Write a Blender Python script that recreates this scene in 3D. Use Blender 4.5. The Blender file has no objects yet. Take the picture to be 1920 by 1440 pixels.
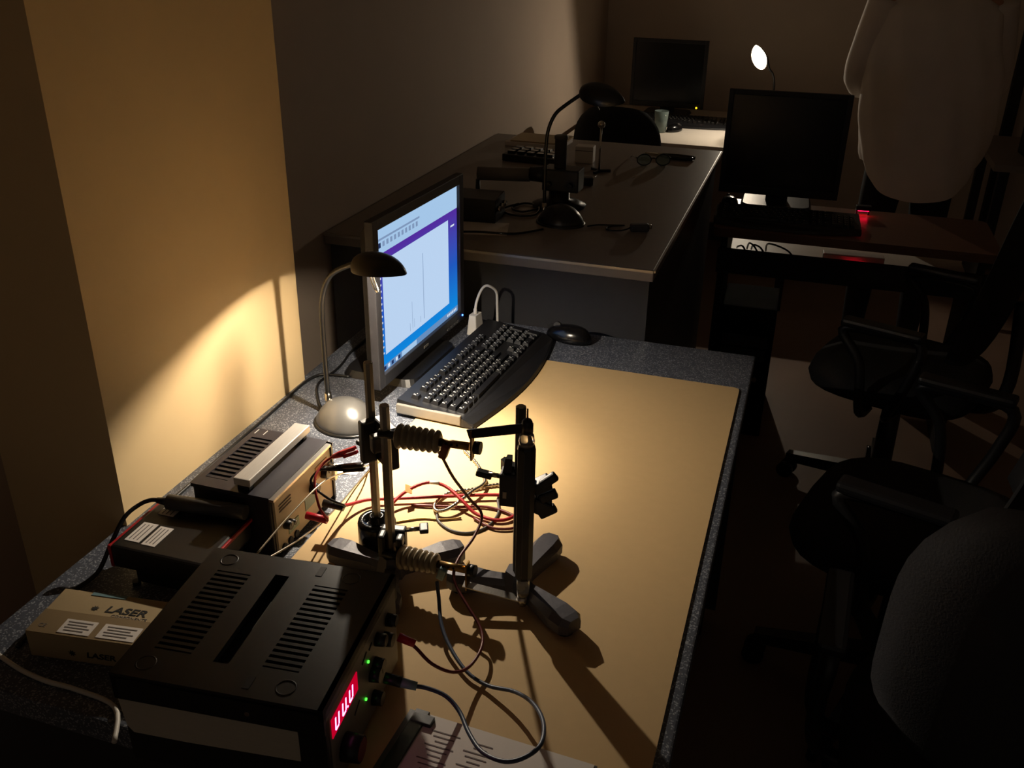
import bpy, bmesh, math, random
from mathutils import Vector, Matrix, Euler
from math import sin, cos, pi, radians
random.seed(7)
S = bpy.context.scene
COL = S.collection

# ------------------------------------------------------------------ camera
cam = bpy.data.cameras.new('camera'); camo = bpy.data.objects.new('camera', cam); COL.objects.link(camo)
cam.sensor_width = 36; cam.sensor_fit = 'HORIZONTAL'; cam.lens = 1752 / 1920 * 36; cam.clip_start = 0.02
PIT, YAW, ROL = radians(25.93), radians(17.33), radians(1.01)
f0 = Vector((-sin(YAW), cos(YAW), 0)); rt = Vector((cos(YAW), sin(YAW), 0)); up = Vector((0, 0, 1))
fw = f0 * cos(PIT) - up * sin(PIT); u2 = f0 * sin(PIT) + up * cos(PIT)
r2 = rt * cos(ROL) + u2 * sin(ROL); u3 = u2 * cos(ROL) - rt * sin(ROL)
M = Matrix((r2, u3, -fw)).transposed().to_4x4(); M.translation = (0, 0, 1.61)
camo.matrix_world = M
S.camera = camo

# ------------------------------------------------------------------ world, exposure
w = bpy.data.worlds.new('world'); S.world = w; w.use_nodes = True
w.node_tree.nodes['Background'].inputs[0].default_value = (1.0, 0.80, 0.62, 1)
w.node_tree.nodes['Background'].inputs[1].default_value = 0.05
S.view_settings.view_transform = 'Standard'; S.view_settings.look = 'None'
S.view_settings.gamma = 1; S.view_settings.use_curve_mapping = False
S.view_settings.exposure = 0.0
LAMP_NEAR_W = 10.5
LAMP_FAR_W = 7.5
WARM = (1.0, 0.86, 0.68)

# ------------------------------------------------------------------ materials
def lin(c):
    return tuple(((x / 255) / 12.92 if x / 255 <= 0.04045 else ((x / 255 + 0.055) / 1.055) ** 2.4) for x in c) + (1,)
MATS = {}
def mat(name, rgb, rough=0.5, metal=0.0, var=0.12, scale=40, bump=0.0, stretch=None, spec=0.5, coat=0.0, emit=None, es=0.0):
    if name in MATS: return MATS[name]
    m = bpy.data.materials.new(name); m.use_nodes = True; nt = m.node_tree; N = nt.nodes; B = N['Principled BSDF']
    tc = N.new('ShaderNodeTexCoord'); mp = N.new('ShaderNodeMapping'); nz = N.new('ShaderNodeTexNoise')
    nt.links.new(tc.outputs['Object'], mp.inputs[0]); nt.links.new(mp.outputs[0], nz.inputs['Vector'])
    if stretch: mp.inputs['Scale'].default_value = stretch
    nz.inputs['Scale'].default_value = scale; nz.inputs['Detail'].default_value = 4
    mx = N.new('ShaderNodeMix'); mx.data_type = 'RGBA'
    c = lin(rgb)
    mx.inputs['A'].default_value = tuple(x * (1 - var) for x in c[:3]) + (1,)
    mx.inputs['B'].default_value = tuple(min(1, x * (1 + var)) for x in c[:3]) + (1,)
    nt.links.new(nz.outputs['Fac'], mx.inputs['Factor']); nt.links.new(mx.outputs['Result'], B.inputs['Base Color'])
    B.inputs['Roughness'].default_value = rough; B.inputs['Metallic'].default_value = metal
    B.inputs['Specular IOR Level'].default_value = spec
    if coat: B.inputs['Coat Weight'].default_value = coat; B.inputs['Coat Roughness'].default_value = 0.15
    if bump:
        bp = N.new('ShaderNodeBump'); bp.inputs['Strength'].default_value = bump; bp.inputs['Distance'].default_value = 0.002
        nt.links.new(nz.outputs['Fac'], bp.inputs['Height']); nt.links.new(bp.outputs[0], B.inputs['Normal'])
    if emit:
        B.inputs['Emission Color'].default_value = emit + (1,); B.inputs['Emission Strength'].default_value = es
    MATS[name] = m; return m

def speckle(name, base, fleck, rough=0.45):
    m = mat(name, base, rough, 0, 0.25, 160)
    nt = m.node_tree; N = nt.nodes; B = N['Principled BSDF']
    vo = N.new('ShaderNodeTexVoronoi'); vo.inputs['Scale'].default_value = 520
    tc = N['Texture Coordinate']; nt.links.new(tc.outputs['Object'], vo.inputs['Vector'])
    sp = N.new('ShaderNodeSeparateColor'); nt.links.new(vo.outputs['Color'], sp.inputs[0])
    rp = N.new('ShaderNodeValToRGB'); rp.color_ramp.elements[0].position = 0.80; rp.color_ramp.elements[1].position = 0.86
    nt.links.new(sp.outputs[0], rp.inputs[0])
    mx = N.new('ShaderNodeMix'); mx.data_type = 'RGBA'
    src = B.inputs['Base Color'].links[0].from_socket
    nt.links.new(rp.outputs[0], mx.inputs['Factor']); nt.links.new(src, mx.inputs['A']); mx.inputs['B'].default_value = lin(fleck)
    nt.links.new(mx.outputs['Result'], B.inputs['Base Color'])
    return m

def emis(name, rgb, strength):
    if name in MATS: return MATS[name]
    m = bpy.data.materials.new(name); m.use_nodes = True; nt = m.node_tree; nt.nodes.clear()
    e = nt.nodes.new('ShaderNodeEmission'); o = nt.nodes.new('ShaderNodeOutputMaterial')
    e.inputs[0].default_value = lin(rgb); e.inputs[1].default_value = strength
    nt.links.new(e.outputs[0], o.inputs[0]); MATS[name] = m; return m

def glass(name, rgb, rough=0.03, mixt=0.6):
    m = bpy.data.materials.new(name); m.use_nodes = True; B = m.node_tree.nodes['Principled BSDF']
    B.inputs['Base Color'].default_value = lin(rgb); B.inputs['Transmission Weight'].default_value = mixt
    B.inputs['Roughness'].default_value = rough; MATS[name] = m; return m

mat('wall_cream', (240, 210, 158), 0.85, 0, 0.05, 9, 0.15)
mat('wall_grey', (200, 180, 160), 0.8, 0, 0.06, 5, 0.1)
mat('wall_back', (212, 196, 180), 0.85, 0, 0.06, 5, 0.1)
mat('floor_lino', (132, 108, 92), 0.55, 0, 0.15, 3)
mat('ceiling_white', (200, 195, 185), 0.9)
speckle('desk_speckle', (78, 82, 92), (150, 154, 160))
mat('mat_tan', (204, 172, 122), 0.75, 0, 0.04, 60, 0.05)
mat('black_plastic', (20, 20, 22), 0.42, 0, 0.2, 120)
mat('black_gloss', (14, 14, 16), 0.22, 0, 0.1, 60)
mat('black_matte', (16, 16, 17), 0.7, 0, 0.2, 80)
mat('black_dull', (14, 14, 15), 0.95, 0, 0.2, 80, spec=0.05)
mat('charcoal', (44, 44, 48), 0.5, 0, 0.15, 90)
mat('case_violet', (36, 33, 42), 0.45, 0, 0.15, 80)
mat('grey_plastic', (120, 116, 108), 0.45, 0, 0.1, 60)
mat('grey_dark', (74, 72, 70), 0.5, 0, 0.1, 60)
mat('lamp_grey', (118, 116, 112), 0.28, 0.55, 0.05, 30)
mat('lamp_black', (18, 18, 19), 0.35, 0, 0.1, 40)
mat('chrome', (205, 200, 190), 0.16, 1, 0.05, 50)
mat('steel', (178, 170, 155), 0.3, 1, 0.12, 30, 0.05, (1, 1, 12))
mat('brushed', (196, 192, 186), 0.32, 1, 0.2, 60, 0.1, (20, 1, 20))
mat('silver_bar', (206, 202, 196), 0.42, 0.35, 0.12, 60, 0.05, (20, 1, 20))
mat('alu_panel', (196, 188, 172), 0.5, 0.0, 0.1, 60, 0.05, (1, 14, 14))
mat('brass', (150, 120, 72), 0.35, 1, 0.15, 60)
mat('cast_iron', (84, 82, 88), 0.5, 0.2, 0.15, 120, 0.2)
mat('porcelain', (150, 136, 112), 0.32, 0, 0.08, 40, 0, None, 0.6)
mat('red_plastic', (190, 22, 42), 0.4, 0, 0.08, 60)
mat('red_cable', (170, 26, 34), 0.45, 0, 0.1, 60)
mat('dark_red_cable', (98, 22, 18), 0.45, 0, 0.1, 60)
mat('red_brown', (120, 52, 44), 0.45, 0, 0.1, 60)
mat('blue_cable', (62, 74, 96), 0.42, 0, 0.1, 60)
mat('teal_plug', (120, 150, 156), 0.45, 0, 0.1, 60)
mat('white_plastic', (222, 216, 205), 0.5, 0, 0.04, 40)
mat('paper', (228, 220, 212), 0.85, 0, 0.03, 50)
mat('print_grey', (120, 112, 108), 0.8, 0, 0.05, 60)
mat('print_black', (30, 28, 26), 0.8, 0, 0.05, 60)
mat('carton', (176, 154, 116), 0.75, 0, 0.08, 30, 0.1)
mat('carton_band', (138, 116, 82), 0.75, 0, 0.08, 30)
mat('panel_cream', (192, 178, 152), 0.5, 0, 0.1, 25)
mat('panel_green', (140, 160, 140), 0.5, 0, 0.08, 40)
mat('panel_teal', (120, 150, 150), 0.5, 0, 0.08, 40)
mat('panel_orange', (196, 128, 76), 0.5, 0, 0.12, 30)
mat('bench_top', (138, 128, 118), 0.4, 0, 0.1, 50)
mat('bench_edge', (168, 160, 150), 0.35, 0.6, 0.08, 50)
mat('bench_body', (50, 50, 54), 0.6, 0, 0.08, 30)
mat('wood_brown', (112, 78, 60), 0.35, 0, 0.25, 8, 0, (2, 24, 24))
mat('laminate_white', (226, 216, 202), 0.45, 0, 0.04, 40)
mat('shirt', (226, 216, 206), 0.9, 0, 0.08, 14, 0.4)
mat('trousers', (30, 30, 34), 0.9, 0, 0.1, 60, 0.3)
mat('skin', (196, 150, 124), 0.55, 0, 0.06, 30)
mat('hair', (40, 30, 24), 0.6, 0, 0.3, 120, 0.5)
mat('fabric_black', (22, 22, 24), 0.95, 0, 0.2, 300, 0.4)
mat('fabric_grey', (52, 52, 56), 0.95, 0, 0.2, 300, 0.4)
mat('legend_white', (225, 222, 215), 0.5)
mat('green_liquid', (70, 120, 110), 0.3)
mat('shade_inner', (235, 228, 212), 0.35, 0.3, 0.03, 30)
emis('bulb_near', (255, 236, 190), 30); emis('bulb_far', (255, 232, 190), 90)
emis('led_blue', (70, 120, 255), 6); emis('led_yellow', (255, 200, 20), 5); emis('led_green', (60, 255, 50), 4)
emis('glow_red', (255, 10, 50), 9); emis('digit_pink', (255, 150, 235), 3.2); emis('display_red', (215, 0, 45), 0.75)  # the red emitter serves only the two added glow sources
emis('scr_paper', (190, 215, 245), 0.95); emis('scr_bar', (170, 205, 240), 0.92); emis('scr_task', (120, 165, 220), 0.7)
emis('scr_line', (135, 160, 198), 0.85); emis('scr_dark', (40, 60, 110), 0.6); emis('scr_icon', (225, 235, 250), 0.9)
glass('glass_clear', (240, 240, 235), 0.03, 0.85); glass('glass_cup', (200, 220, 215), 0.05, 0.8)

def screen_gradient():
    m = bpy.data.materials.new('scr_desktop'); m.use_nodes = True; nt = m.node_tree; N = nt.nodes; N.clear()
    tc = N.new('ShaderNodeTexCoord'); sx = N.new('ShaderNodeSeparateXYZ'); rp = N.new('ShaderNodeValToRGB'); mr = N.new('ShaderNodeMapRange')
    mr.inputs['From Min'].default_value = -0.15; mr.inputs['From Max'].default_value = 0.15
    e = N.new('ShaderNodeEmission'); o = N.new('ShaderNodeOutputMaterial')
    nt.links.new(tc.outputs['Object'], sx.inputs[0]); nt.links.new(sx.outputs[2], mr.inputs[0]); nt.links.new(mr.outputs[0], rp.inputs[0])
    cr = rp.color_ramp; cr.elements[0].position = 0.0; cr.elements[0].color = lin((10, 150, 240)); cr.elements[1].position = 0.85; cr.elements[1].color = lin((92, 40, 165))
    k = cr.elements.new(0.4); k.color = lin((35, 95, 205))
    nt.links.new(rp.outputs[0], e.inputs[0]); e.inputs[1].default_value = 0.85; nt.links.new(e.outputs[0], o.inputs[0]); MATS['scr_desktop'] = m
screen_gradient()

# ------------------------------------------------------------------ mesh helpers
class MB:
    def __init__(s): s.v = []; s.f = []; s.m = []; s.mats = []; s.sm = []
    def mi(s, m):
        if m is None: m = s.mats[0] if s.mats else None
        if m not in s.mats: s.mats.append(m)
        return s.mats.index(m)
    def add(s, vs, fs, m=None, T=None, smooth=False):
        o = len(s.v); k = s.mi(m) if (m or s.mats) else 0
        for p in vs: s.v.append(tuple(T @ Vector(p)) if T else tuple(p))
        for f in fs: s.f.append([i + o for i in f]); s.m.append(k); s.sm.append(smooth)
        return s
    def box(s, c, d, m=None, T=None, rot=None, bev=0.0, taper=None):
        bm = bmesh.new(); bmesh.ops.create_cube(bm, size=1)
        for v in bm.verts:
            v.co = Vector((v.co.x * d[0], v.co.y * d[1], v.co.z * d[2]))
            if taper and v.co.z > 0: v.co.x *= taper[0]; v.co.y *= taper[1]
        if bev: bmesh.ops.bevel(bm, geom=list(bm.edges) , offset=min(bev, min(d) * 0.45), segments=2, affect='EDGES', profile=0.6)
        R = Matrix.Translation(c) @ (Euler(rot).to_matrix().to_4x4() if rot else Matrix())
        if T: R = T @ R
        bm.verts.ensure_lookup_table()
        s.add([v.co for v in bm.verts], [[v.index for v in f.verts] for f in bm.faces], m, R); bm.free(); return s
    def prism(s, poly, z0, z1, m=None, T=None, top=None):
        n = len(poly); tp = top or poly
        vs = [(x, y, z0) for x, y in poly] + [(x, y, z1) for x, y in tp]
        fs = [list(range(n))[::-1], list(range(n, 2 * n))] + [[i, (i + 1) % n, n + (i + 1) % n, n + i] for i in range(n)]
        return s.add(vs, fs, m, T)
    def lathe(s, prof, m=None, T=None, n=24, smooth=True, sx=1, sy=1, cap=True):
        vs = []; fs = []; k = len(prof)
        for i in range(n):
            a = 2 * pi * i / n
            for r, z in prof: vs.append((r * cos(a) * sx, r * sin(a) * sy, z))
        for i in range(n):
            j = (i + 1) % n
            for q in range(k - 1): fs.append([i * k + q, j * k + q, j * k + q + 1, i * k + q + 1])
        if cap:
            if prof[0][0] > 1e-5: fs.append([i * k for i in range(n)][::-1])
            if prof[-1][0] > 1e-5: fs.append([i * k + k - 1 for i in range(n)])
        return s.add(vs, fs, m, T, smooth)
    def cyl(s, a, b, r, r1=None, m=None, n=16, smooth=True, T=None):
        a, b = Vector(a), Vector(b); d = b - a; q = d.to_track_quat('Z', 'Y').to_matrix().to_4x4()
        R = Matrix.Translation(a) @ q
        if T: R = T @ R
        r1 = r if r1 is None else r1
        o = len(s.f); s.lathe([(r, 0), (r1, d.length)], m, R, n, smooth)
        s.sm[-1] = s.sm[-2] = False
        return s
    def tube(s, pts, r, m=None, n=8, sub=5, T=None, smoothp=True, rad=None):
        P = [Vector(p) for p in pts]; Q = []; RR = []
        if smoothp and len(P) > 2:
            for i in range(len(P) - 1):
                p0 = P[max(i - 1, 0)]; p1 = P[i]; p2 = P[i + 1]; p3 = P[min(i + 2, len(P) - 1)]
                for k in range(sub):
                    t = k / sub
                    Q.append(0.5 * ((2 * p1) + (p2 - p0) * t + (2 * p0 - 5 * p1 + 4 * p2 - p3) * t * t + (3 * p1 - p0 - 3 * p2 + p3) * t ** 3))
                    RR.append((rad[i] * (1 - t) + rad[i + 1] * t) if rad else r)
            Q.append(P[-1]); RR.append(rad[-1] if rad else r)
        else: Q = P; RR = rad or [r] * len(P)
        vs = []; fs = []; L = len(Q); nrm = None
        for i, p in enumerate(Q):
            t = (Q[min(i + 1, L - 1)] - Q[max(i - 1, 0)]).normalized()
            if nrm is None: nrm = t.orthogonal().normalized()
            nrm = (nrm - t * nrm.dot(t)).normalized(); b = t.cross(nrm)
            for k in range(n):
                a = 2 * pi * k / n; vs.append(p + (nrm * cos(a) + b * sin(a)) * RR[i])
        for i in range(L - 1):
            for k in range(n):
                j = (k + 1) % n; fs.append([i * n + k, i * n + j, (i + 1) * n + j, (i + 1) * n + k])
        fs.append(list(range(n))[::-1]); fs.append([(L - 1) * n + k for k in range(n)])
        return s.add(vs, fs, m, T, True)
    def ball(s, c, r, m=None, n=16, sc=(1, 1, 1), T=None):
        prof = [(r * sin(pi * i / 10) + (1e-6 if i in (0, 10) else 0), -r * cos(pi * i / 10)) for i in range(11)]
        R = Matrix.Translation(c) @ Matrix.Diagonal(sc + (1,))
        return s.lathe(prof, m, (T @ R) if T else R, n, True, cap=False)
    def build(s, name, m=None, parent=None, loc=None, rot=None):
        me = bpy.data.meshes.new(name); me.from_pydata(s.v, [], s.f)
        mats = s.mats if s.mats else [m]
        if m and not s.mats: mats = [m]
        for x in mats: me.materials.append(MATS[x or m])
        for p, k, sm in zip(me.polygons, s.m, s.sm): p.material_index = k; p.use_smooth = sm
        bm = bmesh.new(); bm.from_mesh(me); bmesh.ops.recalc_face_normals(bm, faces=bm.faces); bm.to_mesh(me); bm.free()
        me.update()
        return link(name, me, parent, loc, rot)
def link(name, me, parent=None, loc=None, rot=None):
    o = bpy.data.objects.new(name, me); COL.objects.link(o)
    if parent: o.parent = parent
    if loc: o.location = loc
    if rot: o.rotation_euler = rot
    return o
def tag(o, label=None, cat=None, group=None, kind=None):
    if label: o['label'] = label
    if cat: o['category'] = cat
    if group: o['group'] = group
    if kind: o['kind'] = kind
    return o
def thing(name, loc, rz=0, label=None, cat=None, group=None):
    o = bpy.data.objects.new(name, None); COL.objects.link(o); o.empty_display_size = 0.05
    o.location = loc; o.rotation_euler = (0, 0, rz); return tag(o, label, cat, group)
def B(name, c, d, m, parent=None, bev=0.0, rot=None, taper=None):
    return MB().box(c, d, m, bev=bev, rot=rot, taper=taper).build(name, m, parent)
def copy_tree(o, parent=None):
    c = o.copy(); COL.objects.link(c); c.parent = parent
    for ch in o.children: copy_tree(ch, c)
    return c
def text(s, size, m, parent, loc, rot, name='lettering', depth=0.0003, shear=0.0, sx=1.0, bold=0.0):
    cu = bpy.data.curves.new('t', 'FONT'); cu.body = s; cu.size = size; cu.extrude = depth; cu.shear = shear; cu.offset = bold
    cu.align_x = 'CENTER'; cu.align_y = 'CENTER'
    t = bpy.data.objects.new('t', cu); COL.objects.link(t)
    dg = bpy.context.evaluated_depsgraph_get(); me = bpy.data.meshes.new_from_object(t.evaluated_get(dg))
    bpy.data.objects.remove(t); me.name = name
    for v in me.vertices: v.co.x *= sx
    me.materials.clear(); me.materials.append(MATS[m]); o = link(name, me, parent, loc, rot); return o

DZ = 0.75
# ================================================================== THE SETTING
XN, XP, YB, XR, YF, ZC = -1.17, -0.945, 5.40, 2.3, -1.2, 2.75
tag(B('floor', ((XN + XR) / 2, (YB + YF) / 2, -0.05), (XR - XN + .4, YB - YF + .4, 0.1), 'floor_lino'), 'brown vinyl floor of the dark laboratory', kind='structure')
tag(B('ceiling', ((XN + XR) / 2, (YB + YF) / 2, ZC + 0.05), (XR - XN + .4, YB - YF + .4, 0.1), 'ceiling_white'), 'plain pale ceiling above the laboratory', kind='structure')
tag(B('wall_left', (XN - 0.05, (YB + YF) / 2, ZC / 2), (0.1, YB - YF + .2, ZC), 'wall_grey'), 'grey painted recessed wall behind the benches', kind='structure')
tag(B('wall_left_pillar', ((XP + XN) / 2, (0.993 + 1.562) / 2, ZC / 2), (XP - XN, 1.562 - 0.993, ZC), 'wall_cream'), 'cream painted wall pillar beside the near desk', kind='structure')
tag(B('wall_back', ((XN + XR) / 2, YB + 0.05, ZC / 2), (XR - XN + .2, 0.1, ZC), 'wall_back'), 'dim brownish wall at the far end', kind='structure')
tag(B('wall_right', (XR + 0.05, (YB + YF) / 2, ZC / 2), (0.1, YB - YF + .2, ZC), 'wall_back'), 'dim side wall out of the light', kind='structure')
tag(B('baseboard_back', ((XN + XR) / 2, YB - 0.008, 0.05), (XR - XN, 0.016, 0.1), 'bench_body'), 'dark skirting board along the far wall', kind='structure')
tag(B('trim_1', (0.93, YB - 0.03, ZC / 2), (0.05, 0.06, ZC), 'black_matte'), 'dark vertical strip on the far wall', kind='structure')  # narrow upright dark strip set on the far wall

# ================================================================== NEAR DESK
dk = thing('lab_desk', (-0.503, 1.1, 0), 0, 'grey speckled desk with tan mat along the cream pillar', 'desk')
DX0, DX1, DY0, DY1 = -0.955, -0.051, 0.645, 2.011
B('desktop', ((DX0 + DX1) / 2 + .503, (DY0 + DY1) / 2 - 1.1, DZ - 0.018), (DX1 - DX0, DY1 - DY0, 0.036), 'desk_speckle', dk, 0.003)
for x in (DX0 + .06, DX1 - .06):
    for y in (DY0 + .06, DY1 - .06):
        B('leg', (x + .503, y - 1.1, (DZ - .036) / 2), (0.05, 0.05, DZ - 0.036), 'black_plastic', dk, 0.004)
for y in (DY0 + .06, DY1 - .06):
    B('rail', (0, y - 1.1, DZ - .066), (DX1 - DX0 - .17, 0.03, 0.06), 'black_plastic', dk, 0.003)
for y in (DY0 + .015, DY1 - .015): B('shade_panel', (0, y - 1.1, (DZ - .04) / 2 + .02), (DX1 - DX0 - .02, .018, DZ - .08), 'charcoal', dk)  # added dark sheets standing in for the shade below the desk ends
# mat with rounded corners
def rrect(x0, y0, x1, y1, r, n=5):
    P = []
    for cx, cy, a0 in ((x1 - r, y1 - r, 0), (x0 + r, y1 - r, 90), (x0 + r, y0 + r, 180), (x1 - r, y0 + r, 270)):
        for i in range(n + 1): a = radians(a0 + 90 * i / n); P.append((cx + r * cos(a), cy + r * sin(a)))
    return P
mt = MB().prism(rrect(-0.655, 0.650, -0.069, 1.824, 0.012), DZ, DZ + 0.003, 'mat_tan').build('desk_mat', 'mat_tan')
tag(mt, 'large tan desk mat with rounded corners on the near desk', 'desk mat')
MZ = DZ + 0.003

# ---------------------------------------------------------------- desk lamps
def shade_mesh(inner=False):
    """pointed drop-shaped hood; opening faces -z; long axis x from -0.06 (neck) to 0.065 (tip)"""
    vs = []; fs = []; n = 28; k = 8; o = 0.0 if not inner else 0.0015
    def rim(a):
        c, s_ = cos(a), sin(a)
        hx = 0.066 if c > 0 else 0.058
        wy = 0.036 * (1 - 0.35 * max(0, c) ** 2)
        return hx * c, wy * s_
    for j in range(k + 1):
        t = j / k
        for i in range(n):
            x, y = rim(2 * pi * i / n); q = cos(t * pi / 2) ** 0.8 if j < k else 0.0
            h = 0.031 * sin(t * pi / 2)
            vs.append((x * q - 0.012 * t, y * q, h * (1 - o * 25)))
    vs = [(x * (1 - o * 18), y * (1 - o * 18), z) for x, y, z in vs]
    for j in range(k):
        for i in range(n):
            i2 = (i + 1) % n; fs.append([j * n + i, j * n + i2, (j + 1) * n + i2, (j + 1) * n + i])
    return vs, fs
def desk_lamp(loc, rz, label, lit=None, tilt=0.0, headroll=0.0, power=0, beam=0, group='gooseneck desk lamps', bulbm='bulb_near', head=(0.112, 0, 0.334), basem='lamp_grey', scale=1.0):
    t = thing('desk_lamp', loc, rz, label, 'lamp', group); t.scale = (scale,) * 3
    # drop-shaped dome base
    b = MB(); b.lathe([(0.0, 0.0), (0.056, 0.0), (0.060, 0.004), (0.058, 0.012), (0.050, 0.026), (0.036, 0.040), (0.018, 0.049), (0.0001, 0.052)], basem, Matrix.Translation((0.0, 0, 0)), 32, True, 1.08, 0.92)
    b.build('base', basem, t)
    MB().lathe([(0.063, 0), (0.064, 0.003), (0.060, 0.005)], 'lamp_black', None, 32, True, 1.08, 0.92).build('base_rim', 'lamp_black', t)
    MB().cyl((-0.052, 0, 0.010), (-0.052, 0, 0.048), 0.0075, 0.0065, 'chrome').build('neck_socket', 'chrome', t)
    hx, hy, hz = head
    pts = [(-0.052, 0, 0.046), (-0.053, 0, 0.12), (-0.052, 0, 0.20), (-0.046, 0, 0.245), (-0.028, 0, 0.283), (0.0, 0, 0.308), (hx - 0.052, hy, hz + 0.004)]
    MB().tube(pts, 0.0048, 'lamp_black', 12, 8).build('gooseneck', 'lamp_black', t)
    T = Matrix.Translation((hx, hy, hz)) @ Euler((headroll, tilt, 0)).to_matrix().to_4x4()
    vs, fs = shade_mesh(); v2, f2 = shade_mesh(True)
    sh = MB().add(vs, fs, 'lamp_black', T, True).build('shade', 'lamp_black', t)
    MB().add(v2, f2, 'shade_inner', T, True).build('reflector', 'shade_inner', sh)
    # small G4-type bulb and its socket
    MB().cyl((-0.028, 0, 0.018), (-0.014, 0, 0.017), 0.006, 0.006, 'white_plastic', 10, T=T).build('bulb_socket', 'white_plastic', sh)
    MB().ball((-0.008, 0, 0.017), 0.0075 if bulbm != 'bulb_far' else 0.014, bulbm if lit else 'glass_clear', 12, (1.3, 0.9, 0.9), T=T).build('bulb', bulbm, sh)
    # wire guard hanging under the hood
    MB().tube([(-0.030, 0.010, 0.004), (-0.026, 0.010, -0.018), (-0.020, 0.010, -0.034), (-0.012, 0.004, -0.040), (-0.006, -0.006, -0.034), (-0.008, -0.010, -0.018), (-0.012, -0.010, 0.004)], 0.0018, 'chrome', 6, 4, T=T).build('wire_guard', 'chrome', sh)
    if lit:
        l = bpy.data.lights.new('lamp_light', 'POINT'); l.energy = power; l.color = WARM; l.shadow_soft_size = 0.004;
        lo = bpy.data.objects.new('lamp_light', l); COL.objects.link(lo); lo.parent = t; lo.location = T @ Vector((0.004, 0, 0.0145) if bulbm == 'bulb_near' else (0.018, 0, 0.006))
        if beam:      # concentrated part of the light thrown down by the lamp's reflector
            b_ = bpy.data.lights.new('lamp_beam', 'SPOT'); b_.energy = beam; b_.color = WARM; b_.shadow_soft_size = 0.006; b_.spot_size = radians(92); b_.spot_blend = 1.0
            bo_ = bpy.data.objects.new('lamp_beam', b_); COL.objects.link(bo_); bo_.parent = t; bo_.location = T @ Vector((0.006, 0, 0.0145)); bo_.rotation_euler = (0, radians(-9), 0)
    return t
desk_lamp((-0.774, 1.418, DZ), radians(-22.8), 'lit black gooseneck lamp with grey dome base in front of the glowing monitor', True, tilt=radians(-7), power=LAMP_NEAR_W, beam=22.0)

# ---------------------------------------------------------------- monitor (lit)
def monitor_body(t, W, H, zc, D=0.045, bez=0.017, bezb=0.026, frame='charcoal'):
    """screen faces -Y local; centre of the visible screen at (0,0,zc)"""
    x0, x1, z0, z1 = -W / 2, W / 2, zc - H / 2, zc + H / 2
    f = MB(); d = 0.018
    f.box((x0 - bez / 2, d / 2 - .004, zc + (bez - bezb) / 2), (bez, d, H + bez + bezb), frame, bev=0.002)
    f.box((x1 + bez / 2, d / 2 - .004, zc + (bez - bezb) / 2), (bez, d, H + bez + bezb), frame, bev=0.002)
    f.box((0, d / 2 - .004, z1 + bez / 2), (W, d, bez), frame, bev=0.002)
    f.box((0, d / 2 - .004, z0 - bezb / 2), (W, d, bezb), frame, bev=0.002)
    f.build('bezel', frame, t)
    s = MB(); a, b_, c, e = x0 - bez + .004, x1 + bez - .004, z0 - bezb + .004, z1 + bez - .004
    k = 0.035
    vs = [(a, .012, c), (b_, .012, c), (b_, .012, e), (a, .012, e), (a + k, D, c + k), (b_ - k, D, c + k), (b_ - k, D, e - k), (a + k, D, e - k)]
    s.add(vs, [[0, 1, 5, 4], [1, 2, 6, 5], [2, 3, 7, 6], [3, 0, 4, 7], [4, 5, 6, 7], [0, 3, 2, 1]], 'black_plastic'); s.build('back_shell', 'black_plastic', t)
    MB().box((0, D + .012, zc * .55), (0.075, 0.024, zc * 1.05), 'black_plastic', bev=0.005).build('stand_neck', 'black_plastic', t)
    MB().prism([(x, y) for x, y in rrect(-0.12, -0.034, 0.12, 0.145, 0.03)], 0, 0.014, 'black_plastic', None, rrect(-0.112, -0.028, 0.112, 0.138, 0.03)).build('stand_base', 'black_plastic', t)
    return x0, x1, z0, z1
mo = thing('monitor', (-0.736, 1.716, DZ), radians(87.2), 'glowing monitor showing a graph window on the near desk', 'monitor')
W_, H_ = 0.379, 0.296; zc = 0.957 - DZ
x0, x1, z0, z1 = monitor_body(mo, W_, H_, zc, bez=.021)
def quad(mb, xa, za, xb, zb, y, m): mb.add([(xa, y, za), (xb, y, za), (xb, y, zb), (xa, y, zb)], [[0, 1, 2, 3]], m)
sc = MB(); hh = H_ / 2; hw = W_ / 2
quad(sc, -hw, -hh, hw, hh, 0.0, 'scr_desktop')
so = sc.build('screen', 'scr_desktop', mo, (0, 0.004, zc))
win = MB(); quad(win, -hw, hh - .052, hw, hh, -0.0004, 'scr_bar'); quad(win, -hw, hh - .026, -hw + .19, hh - .022, -0.0006, 'scr_line')
for i in range(11): quad(win, -hw + .012 + i * .016, hh - .040, -hw + .021 + i * .016, hh - .030, -0.0006, 'scr_dark' if i == 0 else 'scr_line')
win.build('toolbar', 'scr_bar', so)
pl = MB(); px0, px1, pz0, pz1 = -hw + .022, hw - .048, -hh + .034, hh - .068
quad(pl, px0, pz0, px1, pz1, -0.0004, 'scr_paper')
def vline(x, za, zb, wd=.0013): quad(pl, x - wd / 2, za, x + wd / 2, zb, -0.0006, 'scr_line')
vline(px0 + .178, pz0 + .012, pz0 + .158, .0022); vline(px0 + .122, pz0 + .010, pz0 + .070); vline(px0 + .110, pz0 + .008, pz0 + .026); vline(px0 + .130, pz0 + .010, pz0 + .03); vline(px0 + .160, pz0 + .010, pz0 + .024)
for i in range(14): quad(pl, px0 - .012, pz0 + .004 + i * .013, px0 - .006, pz0 + .008 + i * .013, -0.0006, 'scr_icon')
quad(pl, hw - .036, hh - .088, hw - .016, hh - .084, -0.0006, 'scr_icon')
pl.build('graph_window', 'scr_paper', so)
tb = MB(); quad(tb, -hw, -hh, hw, -hh + .014, -0.0004, 'scr_task')
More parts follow.
